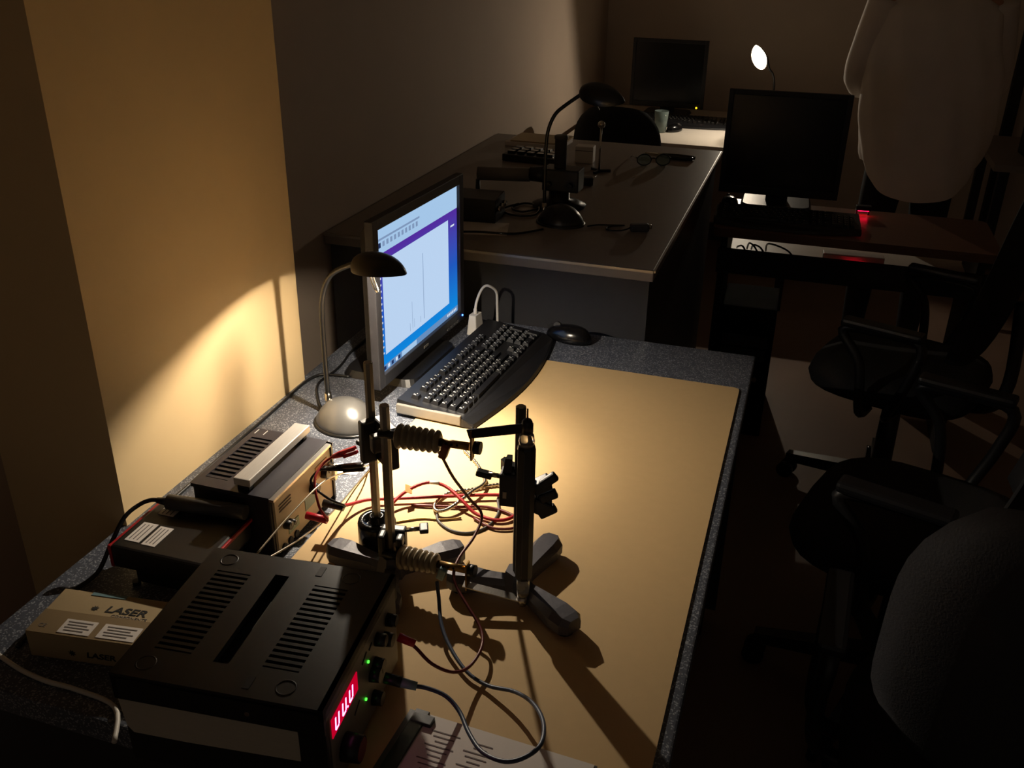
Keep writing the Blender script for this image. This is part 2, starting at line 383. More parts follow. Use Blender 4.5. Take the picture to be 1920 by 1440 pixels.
for i, x in enumerate((.012, .028, .044, .062, .074)): quad(tb, -hw + x, -hh + .003, -hw + x + .009, -hh + .011, -0.0006, 'scr_icon' if i % 2 else 'scr_dark')
quad(tb, -hw + .09, -hh + .001, -hw + .16, -hh + .013, -0.0006, 'scr_bar')
for i in range(6): quad(tb, hw - .06 + i * .009, -hh + .004, hw - .054 + i * .009, -hh + .010, -0.0006, 'scr_icon')
tb.build('taskbar', 'scr_task', so)
MB().cyl((hw + .008, -.006, zc - hh - .014), (hw + .008, -.003, zc - hh - .014), .0022, .0022, 'led_blue', 10).build('power_light', 'led_blue', mo)
for i in range(4): B('button', (hw - .02 - i * .018, -.005, zc - hh - .018), (.008, .003, .003), 'grey_dark', mo)
B('badge', (0, -.0047, zc - hh - .013), (.022, .001, .005), 'grey_plastic', mo)

# ---------------------------------------------------------------- keyboards
U = 0.0188
def key_mesh(wu, hu):
    nm = 'key_%.2f_%.2f' % (wu, hu)
    if nm in bpy.data.meshes: return bpy.data.meshes[nm]
    w_, h_ = wu * U - .0022, hu * U - .0022; t = .0026; H = .0085
    mb = MB()
    vs = [(-w_ / 2, -h_ / 2, 0), (w_ / 2, -h_ / 2, 0), (w_ / 2, h_ / 2, 0), (-w_ / 2, h_ / 2, 0)]
    vs += [(-w_ / 2 + t, -h_ / 2 + t * .7, H), (w_ / 2 - t, -h_ / 2 + t * .7, H), (w_ / 2 - t, h_ / 2 - t * 1.2, H * 1.06), (-w_ / 2 + t, h_ / 2 - t * 1.2, H * 1.06)]
    mb.add(vs, [[0, 1, 5, 4], [1, 2, 6, 5], [2, 3, 7, 6], [3, 0, 4, 7], [4, 5, 6, 7]], 'black_plastic')
    if wu < 3:
        z = H * 1.04 + .0004; xa = -w_ / 2 + t + .0012; yt = h_ / 2 - t * 1.2 - .0008
        for (a, b, c, d) in ((0, 0, .0011, -.0058), (0, 0, .0040, -.0011), (0, -.0026, .0034, -.0036), (.0062, -.0046, .0080, -.0064)):
            mb.add([(xa + a, yt + b, z), (xa + c, yt + b, z), (xa + c, yt + d, z), (xa + a, yt + d, z)], [[0, 1, 2, 3]], 'legend_white')
    me = bpy.data.meshes.new(nm); me.from_pydata(mb.v, [], mb.f)
    for x in mb.mats: me.materials.append(MATS[x])
    for p, k in zip(me.polygons, mb.m): p.material_index = k
    bm = bmesh.new(); bm.from_mesh(me); bmesh.ops.recalc_face_normals(bm, faces=[f for f in bm.faces if f.material_index == 0])
    for f in bm.faces:
        if f.material_index == 1 and f.normal.z < 0: f.normal_flip()
    bm.to_mesh(me); bm.free()
    return me
def key_layout():
    K = []
    def row(y, ws, x=0):
        for a in ws:
            if a < 0: x -= a
            else: K.append((x + a / 2, y, a, 1)); x += a
    row(5.35, [1, -1, 1, 1, 1, 1, -.5, 1, 1, 1, 1, -.5, 1, 1, 1, 1, -.25, 1, 1, 1])
    row(4, [1] * 13 + [2, -.25, 1, 1, 1, -.25, 1, 1, 1, 1])
    row(3, [1.5] + [1] * 12 + [1.5, -.25, 1, 1, 1, -.25, 1, 1, 1]); K.append((22, 2.5, 1, 2))
    row(2, [1.75] + [1] * 11 + [2.25, -3.5, 1, 1, 1])
    row(1, [2.25] + [1] * 10 + [2.75, -1.25, 1, -1.25, 1, 1, 1]); K.append((22, .5, 1, 2))
    row(0, [1.25, 1.25, 1.25, 6.25, 1.25, 1.25, 1.25, 1.25, -.25, 1, 1, 1, -.25, 2, 1])
    return K
def keyboard(loc, rz, label, keys_single=True, leds=True):
    t = thing('keyboard', loc, rz, label, 'keyboard')
    L2 = 0.229; back, front = 0.082, -0.085
    # case: flat wedge with bowed palm rest at the front
    n = 14; prof = []
    P = [(-L2, back), (L2, back), (L2 + .004, front + .02)] + [(L2 - i / n * 2 * L2, front - .028 * sin(pi * i / n)) for i in range(n + 1)] + [(-L2 - .004, front + .02)]
    zt = lambda y: 0.016 + (y - front) / (back - front) * 0.016 if y > front + .018 else 0.009
    m = MB(); k = len(P)
    vs = [(x, y, 0.002 + (max(0, y - front) * .05)) for x, y in P] + [(x * .99, y + (.003 if y < 0 else -.003), zt(y)) for x, y in P]
    ftop = [[k + 0, k + 1, k + 2, 2 * k - 1], [k + j for j in range(2, k)]]
    m.add(vs, [list(range(k))[::-1]] + [[i, (i + 1) % k, k + (i + 1) % k, k + i] for i in range(k)] + ftop, 'black_plastic')
    m.build('case', 'black_plastic', t)
    B('end_cap', (-L2 - .001, (back + front) / 2 + .012, .014), (.008, back - front - .03, .020), 'grey_plastic', t, .002)
    ang = math.atan2(0.016, back - front)
    K = key_layout(); KB = MB()
    for x, y, a, b in K:
        lx = (x - 11.25) * U; ly = (y - 2.6) * U * 0.98; lz = zt(ly) - .0012
        if keys_single: link('key', key_mesh(a, b), t, (lx, ly, lz), (ang, 0, 0))
        else:
            me = key_mesh(a, b); T = Matrix.Translation((lx, ly, lz)) @ Euler((ang, 0, 0)).to_matrix().to_4x4()
            for p in me.polygons: KB.add([me.vertices[i].co for i in p.vertices], [list(range(len(p.vertices)))], 'legend_white' if p.material_index else 'black_plastic', T)
    if not keys_single: tag(KB.build('key_field', 'black_plastic', t), kind='stuff')
    for x in (-.18, .18): B('foot', (x, back - .012, .005), (.03, .012, .010), 'black_plastic', t)
    return t
keyboard((-0.602, 1.703, MZ), radians(86.2), 'black keyboard lit at one end on the tan mat below the glowing monitor')

# ---------------------------------------------------------------- mice
def mouse(loc, rz, label, s=1.0):
    t = thing('computer_mouse', loc, rz, label, 'mouse')
    vs = []; fs = []; n = 24; k = 8
    for j in range(k + 1):
        a = j / k * pi / 2
        for i in range(n):
            b = 2 * pi * i / n; cx, cy = cos(b), sin(b)
            rx = .031 * (1 - .12 * max(0, cy)); ry = .058
            vs.append((rx * cx * cos(a) ** .6 * s, ry * cy * cos(a) ** .6 * s, (.004 + .032 * sin(a) * (1 - .18 * cy * cos(a))) * s))
    for j in range(k):
        for i in range(n): fs.append([j * n + i, j * n + (i + 1) % n, (j + 1) * n + (i + 1) % n, (j + 1) * n + i])
    fs.append(list(range(n))[::-1])
    MB().add(vs, fs, 'black_gloss', None, True).build('shell', 'black_gloss', t)
    MB().cyl((-.004, .030 * s, .030 * s), (.004, .030 * s, .030 * s), .009 * s, .009 * s, 'grey_dark', 16).build('scroll_wheel', 'grey_dark', t)
    MB().box((0, .040 * s, .0278 * s), (.0012, .034 * s, .012 * s), 'black_matte', rot=(-.35, 0, 0)).build('button_split', 'black_matte', t)
    return t
mouse((-0.474, 1.957, DZ), radians(78), 'black mouse beside the numeric end of the lit keyboard')

# ---------------------------------------------------------------- white plug block
t = thing('white_adapter', (-0.694, 1.925, DZ), radians(-8), 'small white plug adapter with white cable beside the glowing monitor', 'adapter')
MB().prism(rrect(-.013, -.020, .013, .020, .003), 0, .048, 'white_plastic', None, rrect(-.009, -.016, .009, .016, .003)).build('body', 'white_plastic', t)
MB().cyl((0, 0, .046), (0, 0, .060), .0048, .004, 'white_plastic', 12).build('strain_relief', 'white_plastic', t)
MB().tube([(0, 0, .055), (.001, .004, .075), (.005, .016, .098), (.012, .026, .110), (.022, .034, .108), (.03, .05, .09), (.03, .055, .05), (.03, .058, .004)], .0033, 'white_plastic', 8).build('cable', 'white_plastic', t)

# ---------------------------------------------------------------- stands
def hex_rod(t, x, y, z0, z1, r=.0058, m='steel'):
    MB().cyl((x, y, z0), (x, y, z1), r, r, m, 8, False).build('rod', m, t)
    MB().cyl((x, y, z1), (x, y, z1 + .001), r * .9, r * .8, 'chrome', 8, False).build('rod_end', 'chrome', t)
# barrel base with rod (rear)
t = thing('barrel_stand', (-0.540, 1.060, MZ), 0, 'tall steel rod in a round black barrel base, rearmost stand on the mat', 'stand')
MB().lathe([(.027, 0), (.029, .003), (.029, .052), (.027, .058), (.018, .058), (.017, .050), (.012, .050), (.011, .064), (.0075, .064), (.0075, .04)], 'black_gloss', None, 28, True).build('barrel', 'black_gloss', t)
MB().cyl((.02, -.012, .040), (.034, -.02, .040), .0045, .0045, 'black_plastic', 10).build('locking_screw', 'black_plastic', t)
hex_rod(t, 0, 0, .045, .316, .0068)

# tripod bases
def tripod(t, angs, Ls):
    MB().prism([(.024 * cos(radians(60 * i + 30)), .024 * sin(radians(60 * i + 30))) for i in range(6)], .012, .044, 'cast_iron', None, [(.017 * cos(radians(60 * i + 30)), .017 * sin(radians(60 * i + 30))) for i in range(6)]).build('hub', 'cast_iron', t)
    for a, L in zip(angs, Ls):
        T = Euler((0, 0, radians(a))).to_matrix().to_4x4()
        m = MB()
        # leg of hexagonal plan: narrow waist, wide foot, top sloping a little
        S = [(.0, .012, .030), (.03, .012, .031), (.045, .014, .032), (L - .03, .021, .034), (L - .010, .020, .033), (L, .012, .031)]
        vs = []
        for x, hw_, zt in S:
            vs += [(x, -hw_, .010), (x, hw_, .010), (x, hw_, zt * .72), (x, hw_ * .62, zt), (x, -hw_ * .62, zt), (x, -hw_, zt * .72)]
        fs = []
        for i in range(len(S) - 1):
            for k in range(6): fs.append([i * 6 + k, i * 6 + (k + 1) % 6, (i + 1) * 6 + (k + 1) % 6, (i + 1) * 6 + k])
        fs += [[0, 1, 2, 3, 4, 5], [(len(S) - 1) * 6 + k for k in range(6)][::-1]]
        lg = m.add(vs, fs, 'cast_iron', T).build('leg', 'cast_iron', t)
        MB().cyl(T @ Vector((L - .018, 0, 0)), T @ Vector((L - .018, 0, .011)), .012, .013, 'black_plastic', 14).build('foot', 'black_plastic', lg)
tA = thing('tripod_stand', (-0.491, 1.004, MZ), 0, 'tripod stand whose rod carries the two ribbed insulators', 'stand')
tripod(tA, (172, 43, -72), (.108, .110, .10)); hex_rod(tA, 0, 0, .03, .285, .0072)
tB = thing('tripod_stand', (-0.308, 1.028, MZ), 0, 'tripod stand with dark rod holding the black discharge tube', 'stand')
tripod(tB, (-32, 80, 190), (.118, .120, .100)); hex_rod(tB, 0, 0, .03, .303, .0072, 'grey_dark')

# clamps (bosshead): body with square hook and two T screws
def bosshead(loc, rz, label, screws, size=(.042, .034, .07), cut=True):
    t = thing('bosshead_clamp', loc, rz, label, 'clamp', 'black bosshead clamps')
    sx, sy, sz = size; m = MB()
    m.box((0, sy * .28, 0), (sx, sy * .44, sz), 'black_plastic', bev=.003)
    m.box((-sx * .36, -sy * .22, 0), (sx * .28, sy * .56, sz), 'black_plastic', bev=.003)
    m.box((sx * .36, -sy * .22, sz * .22), (sx * .28, sy * .5, sz * .4), 'black_plastic', bev=.003)
    m.build('body', 'black_plastic', t)
    for (p, d, L) in screws:
        p, d = Vector(p), Vector(d).normalized(); T = MB()
        T.cyl(p, p + d * L, .0034, .0034, 'steel', 10); sw = T.build('screw', 'steel', t)
        q = d.to_track_quat('Z', 'Y').to_matrix().to_4x4(); R = Matrix.Translation(p + d * (L + .006)) @ q
        MB().box((0, 0, 0), (.020, .007, .013), 'black_plastic', T=R, bev=.002).build('wing', 'black_plastic', sw)
    return t
bosshead((-0.520, 1.040, .953), radians(-40), 'upper black bosshead clamp joining the two steel rods', [((-.018, 0, .016), (-1, -.05, .1), .014), ((-.018, 0, -.012), (-1, -.3, 0), .016)], (.050, .040, .066))
bosshead((-0.491, 1.010, .815), radians(10), 'low black clamp near the tripod hub behind the lower insulator', [((.018, .008, .016), (1, .25, .05), .020)], (.036, .034, .036))
# wing clamp on tube stand
t = thing('tube_clamp', (-0.302, 1.020, .935), radians(8), 'black clamp with wing screws gripping the discharge tube', 'clamp')
MB().box((-.012, .006, 0), (.036, .026, .050), 'black_plastic', bev=.003).build('body', 'black_plastic', t)
B('window_slot', (-.022, -.0075, -.006), (.005, .001, .010), 'panel_cream', t)
MB().prism([(-.022, .012), (-.034, .028), (-.030, .036), (-.012, .022), (-.010, .012)], .012, .028, 'black_plastic').build('jaw', 'black_plastic', t)
MB().box((.026, .0, .012), (.026, .020, .016), 'black_plastic', rot=(0, -.5, .2), bev=.002).build('jaw', 'black_plastic', t)
MB().box((.026, .0, -.020), (.026, .020, .022), 'black_plastic', rot=(0, .4, .1), bev=.003).build('jaw', 'black_plastic', t)
for z, a in ((.022, .7), (-.002, .45), (-.026, .55)):
    MB().box((.036, -.004, z), (.026, .010, .013), 'black_plastic', rot=(0, -a, .1), bev=.003).build('wing', 'black_plastic', t)
s1 = MB().cyl((-.030, .004, .016), (-.046, .004, .017), .0035, .0035, 'steel', 10).build('screw', 'steel', t)
MB().box((-.052, .004, .017), (.022, .012, .008), 'black_plastic', rot=(0, .2, 0), bev=.002).build('wing', 'black_plastic', s1)
MB().prism([(-.006, -.008), (.006, -.008), (.004, .008), (-.004, .008)], .020, .042, 'black_plastic', Matrix.Translation((-.020, .006, .004)), [(-.003, -.006), (.007, -.006), (.005, .006), (-.002, .006)]).build('grip_fin', 'black_plastic', t)

# discharge tube
t = thing('discharge_tube', (-0.290, 0.997, MZ), 0, 'black vertical discharge tube with clear glass ends between the contact arms', 'discharge tube')
MB().lathe([(.0112, .058), (.0125, .062), (.0125, .262), (.0112, .266)], 'black_plastic', None, 8, False).build('housing', 'black_plastic', t)
for i in range(2): B('housing_seam', (-.0118 * cos(.4 + i * 1.2), -.0118 * sin(.4 + i * 1.2), .162), (.0012, .0012, .195), 'grey_dark', t)
MB().lathe([(.009, .262), (.0105, .272), (.009, .281), (.005, .287)], 'glass_clear', None, 20, True).build('glass_end', 'glass_clear', t)
MB().lathe([(.0085, .060), (.0092, .045), (.0085, .030), (.006, .024)], 'glass_clear', None, 20, True).build('glass_end', 'glass_clear', t)
MB().lathe([(.0065, .283), (.0068, .300), (.005, .303)], 'black_plastic', None, 16, True).build('cap', 'black_plastic', t)
MB().lathe([(.005, .010), (.0066, .013), (.0066, .028), (.005, .030)], 'brass', None, 16, True).build('cap', 'brass', t)
MB().cyl((0, 0, .302), (0, 0, .318), .0014, .0012, 'brass', 8).build('contact_pin', 'brass', t)

# insulated contact holders
def ribbed(T, n, r0, r1, L):
    prof = [(.004, 0)]
    for i in range(n):
        r = r0 + (r1 - r0) * i / (n - 1); z = L * (i + .02) / n; d = L / n
        for k in range(7):
            a = k / 6 * pi; prof.append((r * .72 + r * .28 * sin(a), z + d * .96 * k / 6))
    prof.append((.004, L)); return MB().lathe(prof, 'porcelain', T, 28, True)
def holder(loc, dirv, label, n, r0, r1, L, strap_to, strap_m, plug_m):
    t = thing('contact_holder', loc, 0, label, 'insulator', 'ribbed insulated contact holders')
    d = Vector(dirv).normalized(); T = d.to_track_quat('Z', 'Y').to_matrix().to_4x4()
    ribbed(Matrix.Translation(d * .014) @ T, n, r0, r1, L).build('insulator', 'porcelain', t)
    MB().cyl(d * -.012, d * .016, .006, .006, 'black_plastic', 12).build('stem', 'black_plastic', t)
    e0 = d * (.014 + L); e1 = e0 + d * .042
    sl = MB().cyl(e0, e1, .0056, .0056, 'brass', 16).build('sleeve', 'brass', t)
    for k in range(3):
        p = e0 + d * (.010 + .008 * k); MB().cyl(p + Vector((0, -.0052, .0018)), p + Vector((0, -.0062, .0026)), .0016, .0016, 'black_matte', 8).build('hole', 'black_matte', sl)
    MB().cyl(e1 + d * .006, e1 + d * .015, .0088, .0088, 'black_plastic', 14).build('knurled_nut', 'black_plastic', t)
    # contact plate and arm to the tube end
    pc = e1 + d * .003
    MB().box(pc + Vector((0, 0, .004 if strap_m == 'black_plastic' else -.010)), (.0022, .012, .044), 'brass', rot=(0, 0, math.atan2(d.y, d.x))).build('contact_plate', 'brass', t)
    st = Vector(strap_to) - Vector(loc); a = pc + Vector((0, 0, .020 if strap_m == 'black_plastic' else -.026)); v = st - a
    R = Matrix.Translation((a + st) / 2) @ v.to_track_quat('X', 'Z').to_matrix().to_4x4()
    MB().box((0, 0, 0), (v.length + .012, .0022 if strap_m == 'black_plastic' else .014, .013 if strap_m == 'black_plastic' else .0016), strap_m, T=R).build('contact_arm', strap_m, t)
    MB().cyl(st - Vector((0, 0, .006)), st + Vector((0, 0, .006)), .0075, .0075, strap_m, 14).build('arm_ring', strap_m, t)
    q = e0 + d * .006
    MB().box(q + Vector((.002, -.004, -.010)), (.011, .011, .024), plug_m, rot=(.2, .35, 0), bev=.002).build('plug', plug_m, t)
    return t
holder((-0.487, 1.000, .997), (1, .02, .015), 'upper ribbed insulator with red-brown plug and dark contact arm', 7, .0176, .0160, .062, (-0.290, 0.999, 1.043), 'black_plastic', 'red_brown')
holder((-0.487, 0.994, .803), (1, -.05, .06), 'lower ribbed insulator with pale blue plug and bright contact strip', 7, .0180, .0150, .060, (-0.290, 0.995, .774), 'brushed', 'teal_plug')

# ---------------------------------------------------------------- cables on the near desk
def cable(name, pts, r, m, label, cat='cable', n=8, parts=None):
    o = MB().tube(pts, r, m, n).build(name, m)
    return tag(o, label, cat)
def lead(name, pts, r, m, label, plugs=()):
    t = thing(name, pts[0], 0, label, 'cable'); p0 = Vector(pts[0])
    MB().tube([Vector(p) - p0 for p in pts], r, m).build('wire', m, t)
    for (a, b, r0, r1, pm, nm) in plugs: MB().cyl(Vector(a) - p0, Vector(b) - p0, r0, r1, pm, 14).build(nm, pm, t)
    return t
RED = [(-0.424,1.010,0.985),(-0.423,1.036,0.955),(-0.415,1.058,0.910),(-0.401,1.086,0.860),(-0.385,1.095,0.830),(-0.384,1.061,0.815),(-0.389,1.012,0.810),(-0.386,0.981,0.805),(-0.373,0.962,0.795),(-0.349,0.941,0.785),(-0.323,0.917,0.775),(-0.312,0.887,0.772),(-0.315,0.850,0.772),(-0.326,0.821,0.785),(-0.347,0.806,0.805),(-0.367,0.805,0.825),(-0.376,0.802,0.835)]
lead('test_lead', RED, .0022, 'dark_red_cable', 'dark red lead from the upper insulator down to the power supply', [((-.368, .804, .832), (-.388, .801, .840), .0048, .0055, 'red_plastic', 'plug')])
BLUE = [(-0.406,0.968,0.795),(-0.396,0.949,0.785),(-0.378,0.913,0.772),(-0.353,0.882,0.764),(-0.319,0.852,0.760),(-0.286,0.838,0.760),(-0.247,0.824,0.775),(-0.213,0.788,0.800),(-0.189,0.745,0.820),(-0.181,0.706,0.830),(-0.192,0.684,0.830),(-0.212,0.676,0.825),(-0.241,0.689,0.815),(-0.267,0.718,0.805),(-0.290,0.749,0.800),(-0.312,0.762,0.805),(-0.336,0.762,0.810),(-0.350,0.755,0.815)]
lead('test_lead', BLUE, .0026, 'blue_cable', 'blue-grey lead looping over the papers into the power supply', [((-.346, .757, .814), (-.366, .753, .818), .0050, .0060, 'teal_plug', 'plug'), ((-.364, .7535, .818), (-.384, .750, .822), .0065, .0065, 'black_plastic', 'plug_sleeve')])
RED2 = [(-0.566,1.167,0.765),(-0.553,1.194,0.775),(-0.525,1.217,0.785),(-0.494,1.224,0.780),(-0.456,1.205,0.770),(-0.432,1.194,0.760),(-0.398,1.188,0.758),(-0.375,1.200,0.758),(-0.364,1.232,0.758),(-0.365,1.257,0.758),(-0.390,1.262,0.760),(-0.428,1.249,0.762),(-0.481,1.227,0.762),(-0.538,1.202,0.762),(-0.574,1.186,0.762),(-0.608,1.166,0.765),(-0.626,1.127,0.775),(-0.628,1.085,0.800)]
t = lead('coiled_lead', RED2, .0029, 'red_cable', 'coiled red lead with orange tag lying on the tan mat', [])
p0 = Vector(RED2[0])
MB().box(Vector((-.548, 1.196, .780)) - p0, (.012, .018, .0012), 'panel_orange', rot=(.2, .5, .5)).build('tag', 'panel_orange', t)
MB().cyl(Vector((-.520, 1.219, .7855)) - p0, Vector((-.505, 1.223, .7845)) - p0, .0031, .0031, 'white_plastic', 10).build('sleeve', 'white_plastic', t)
MB().tube([Vector(p) - p0 for p in ((-.540, 1.187, .7565), (-.47, 1.205, .7565), (-.42, 1.222, .7565), (-.372, 1.212, .7565), (-.355, 1.185, .7565), (-.39, 1.168, .7565), (-.43, 1.185, .7565))], .0024, 'dark_red_cable').build('wire', 'dark_red_cable', t)
COND = [(-0.520,1.382,0.757),(-0.482,1.345,0.757),(-0.452,1.299,0.760),(-0.446,1.274,0.764),(-0.454,1.241,0.768),(-0.463,1.207,0.768),(-0.476,1.183,0.764),(-0.493,1.180,0.760),(-0.504,1.202,0.757),(-0.496,1.239,0.757),(-0.466,1.261,0.757),(-0.436,1.286,0.757),(-0.405,1.302,0.757),(-.37,1.30,.757)]
# flexible ribbed conduit: ripple on the radius
def conduit(pts, r, m):
    P = [Vector(p) for p in pts]; Q = []
    for i in range(len(P) - 1):
        a, b, c, d = P[max(i - 1, 0)], P[i], P[i + 1], P[min(i + 2, len(P) - 1)]
        for k in range(24):
            t_ = k / 24; Q.append(0.5 * ((2 * b) + (c - a) * t_ + (2 * a - 5 * b + 4 * c - d) * t_ * t_ + (3 * b - a - 3 * c + d) * t_ ** 3))
    return MB().tube(Q, r, m, 8, smoothp=False, rad=[r * (1.1 if (i // 2) % 2 else .9) for i in range(len(Q))])
tag(conduit(COND, .0028, 'steel').build('light_guide', 'steel'), 'silvery ribbed flexible light guide curled on the mat', 'cable')
cable('wire_loop', [(-0.493,1.184,0.7555),(-0.482,1.160,0.7555),(-0.453,1.142,0.7555),(-0.423,1.145,0.7555),(-0.402,1.172,0.7555),(-0.398,1.214,0.7555),(-0.413,1.259,0.7555),(-.40,1.29,.7555)], .0022, 'grey_dark', 'thin dark wire loop lying beneath the silvery light guide')
cable('thin_fibre', [(-0.623,0.868,0.858),(-0.626,0.957,0.860),(-0.623,1.047,0.862),(-0.628,1.113,0.840),(-0.642,1.220,0.790),(-0.660,1.285,0.7570),(-.655,1.33,.7572)], .0013, 'steel', 'upper of two thin silvery wires rising past the meter', 'wire')
cable('thin_fibre', [(-0.612,0.872,0.850),(-0.618,0.977,0.815),(-0.638,1.108,0.775),(-0.652,1.213,0.758),(-0.652,1.296,0.757),(-0.640,1.334,0.757)], .0013, 'steel', 'lower of two thin silvery wires sloping down to the mat', 'wire')
cable('mat_wire', [(-.575, 1.115, .7550), (-.545, 1.135, .7550), (-.51, 1.158, .7550), (-.48, 1.165, .7550), (-.45, 1.18, .7552)], .0016, 'brass', 'thin brown wire lying behind the barrel stand', 'wire')
# alligator-clip leads from the meter
def gator(pts, m, bm_, label, clip0, clip1):
    t = lead('clip_lead', pts, .0020, m, label, [])
    p0 = Vector(pts[0]); a, b = Vector(clip0) - p0, Vector(clip1) - p0; d = b - a
    MB().cyl(a, a + d * .45, .0035, .0058, bm_, 10).build('boot', bm_, t)
    R = Matrix.Translation(a + d * .72) @ d.to_track_quat('X', 'Z').to_matrix().to_4x4()
    MB().box((0, 0, .002), (d.length * .58, .009, .006), bm_, T=R, bev=.002).build('jaw', bm_, t)
    MB().box((0, 0, -.005), (d.length * .56, .009, .005), bm_, T=R, bev=.002).build('jaw', bm_, t)
    d0 = Vector((1, .05, -.1)).normalized()
    MB().cyl((-.030, -.002, .003), (.004, 0, 0), .0060, .0058, bm_, 12).build('plug', bm_, t)
gator([(-0.620,1.046,0.800),(-0.612,1.040,0.806),(-0.622,1.036,0.83),(-0.640,1.060,0.858),(-0.640,1.088,0.870),(-0.628,1.099,0.880)], 'red_cable', 'red_plastic', 'red crocodile-clip lead clipped to the upper clamp', (-.628, 1.099, .880), (-.585, 1.092, .905))
gator([(-0.612,1.085,0.800),(-0.604,1.080,0.808),(-0.620,1.060,0.83),(-0.648,1.062,0.850),(-0.645,1.079,0.862),(-0.630,1.081,0.868)], 'black_plastic', 'black_plastic', 'black crocodile-clip lead clipped to the rear steel rod', (-.630, 1.081, .868), (-.568, 1.082, .885))

# ---------------------------------------------------------------- meter box
t = thing('meter_box', (-0.741, 1.081, DZ), 0, 'dark slotted meter box with silver handle bar and pale front panel', 'instrument')
bw, bd, bh = .136, .182, .110
m = MB(); m.box((0, 0, (bh - .006) / 2 + .004), (bw - .006, bd, bh - .010), 'case_violet', bev=.003); m.build('case', 'case_violet', t)
m = MB()   # lid with an opening for the vents
vx0, vx1, vy0, vy1 = -.058, -.020, -.068, .062
for (xa, xb, ya, yb) in ((-bw / 2, vx0, -bd / 2, bd / 2), (vx1, bw / 2 - .004, -bd / 2, bd / 2), (vx0, vx1, -bd / 2, vy0), (vx0, vx1, vy1, bd / 2)):
    m.box(((xa + xb) / 2, (ya + yb) / 2, bh - .003), (xb - xa, yb - ya, .006), 'case_violet')
m.build('lid', 'case_violet', t)
nv = 11
for i in range(nv):
    y = vy0 + (i + .5) * (vy1 - vy0) / nv
    B('vent_slat', ((vx0 + vx1) / 2, y, bh - .0035), (vx1 - vx0, (vy1 - vy0) / nv * .5, .005), 'case_violet', t)
MB().box((.018, .004, bh + .015), (.027, bd * .99, .012), 'silver_bar', bev=.0015).build('handle_bar', 'silver_bar', t)
for y in (-.078, .082): B('handle_bracket', (.018, y, bh + .005), (.020, .010, .012), 'black_plastic', t)
st = B('sticker', (-.006, .004, bh + .0003), (.018, .070, .0006), 'paper', t)
for k in range(2): B('print_line', (-.008 + .006 * k, .004, bh + .0008), (.0016, .052, .0004), 'print_grey', st)
for x, y in ((-.060, .080), (-.044, .080)): B('mark', (x, y, bh + .0003), (.0012, .014, .0006), 'legend_white', t)
MB().cyl((-.002, .060, bh), (-.002, .060, bh + .002), .005, .004, 'chrome', 12).build('screw', 'chrome', t)
fp = bw / 2 - .002
B('front_panel', (fp + .001, 0, bh / 2 + .002), (.004, bd - .012, bh - .016), 'panel_cream', t)
B('panel_rim', (fp + .002, 0, bh - .004), (.008, bd, .004), 'brushed', t)
B('panel_rim', (fp + .002, bd / 2 - .003, bh / 2), (.008, .005, bh - .004), 'black_plastic', t)
B('panel_label', (fp + .0035, .055, bh * .72), (.001, .038, .022), 'panel_orange', t)
B('panel_label', (fp + .0035, -.040, bh * .30), (.001, .030, .016), 'panel_green', t)
B('panel_label', (fp + .0035, .012, bh * .40), (.001, .030, .020), 'panel_teal', t)
for k in range(3): B('print_line', (fp + .0035, -.058, bh * (.80 - .05 * k)), (.0008, .034, .0016), 'print_grey', t)
for (y, z, r) in ((-.062, .048, .0075), (-.050, .046, .0045), (.022, .062, .010), (.060, .070, .011)):
    k = MB().cyl((fp + .003, y, z), (fp + .014, y, z), r, r * .85, 'black_plastic', 14).build('knob', 'black_plastic', t)
    B('pointer', (fp + .0145, y, z + r * .4), (.001, .0012, r * .8), 'legend_white', k)
for y in (-.072, -.054, -.036): MB().cyl((fp + .002, y, .014), (fp + .006, y, .014), .0058, .0058, 'black_matte', 14).build('socket', 'black_matte', t)
B('bracket', (fp + .010, .078, .062), (.014, .010, .030), 'chrome', t, .003)
for x in (-.05, .05):
    for y in (-.075, .075): MB().cyl((x, y, 0), (x, y, .006), .008, .007, 'black_matte', 12).build('foot', 'black_matte', t)

# ---------------------------------------------------------------- low box with red edging
t = thing('red_edged_box', (-0.782, 0.922, DZ), radians(1), 'low black box with red edging and white stickers beside the meter', 'instrument')
w_, d_, h_ = .150, .122, .074
MB().box((.006, .002, .022), (w_ - .03, d_ - .03, .036), 'black_matte', bev=.003).build('lower_case', 'black_matte', t)
MB().box((0, 0, .056), (w_, d_, h_ - .038), 'black_plastic', bev=.004).build('upper_case', 'black_plastic', t)
B('red_edging', (-w_ / 2 - .001, 0, h_ - .004), (.005, d_ + .002, .006), 'red_cable', t, .001)
B('red_edging', (-w_ / 2 - .001, -d_ / 2 + .002, .056), (.005, .005, .036), 'red_cable', t, .001)
B('red_edging', (w_ / 2 + .001, 0, h_ - .004), (.004, d_ + .002, .005), 'red_cable', t, .001)
for (x, y, a, b) in ((-.052, -.020, .024, .046), (-.024, -.022, .022, .046), (-.046, .040, .026, .026)):
    s_ = B('sticker', (x, y, h_ + .0003), (a, b, .0006), 'paper', t)
    for k in range(3): B('print_line', (x - a * .28 + k * a * .26, y, h_ + .0008), (.0014, b * .8, .0004), 'print_grey', s_)
for x in (-.055, .06):
    for y in (-.045, .045): MB().cyl((x, y, 0), (x, y, .006), .006, .006, 'black_matte', 12).build('foot', 'black_matte', t)
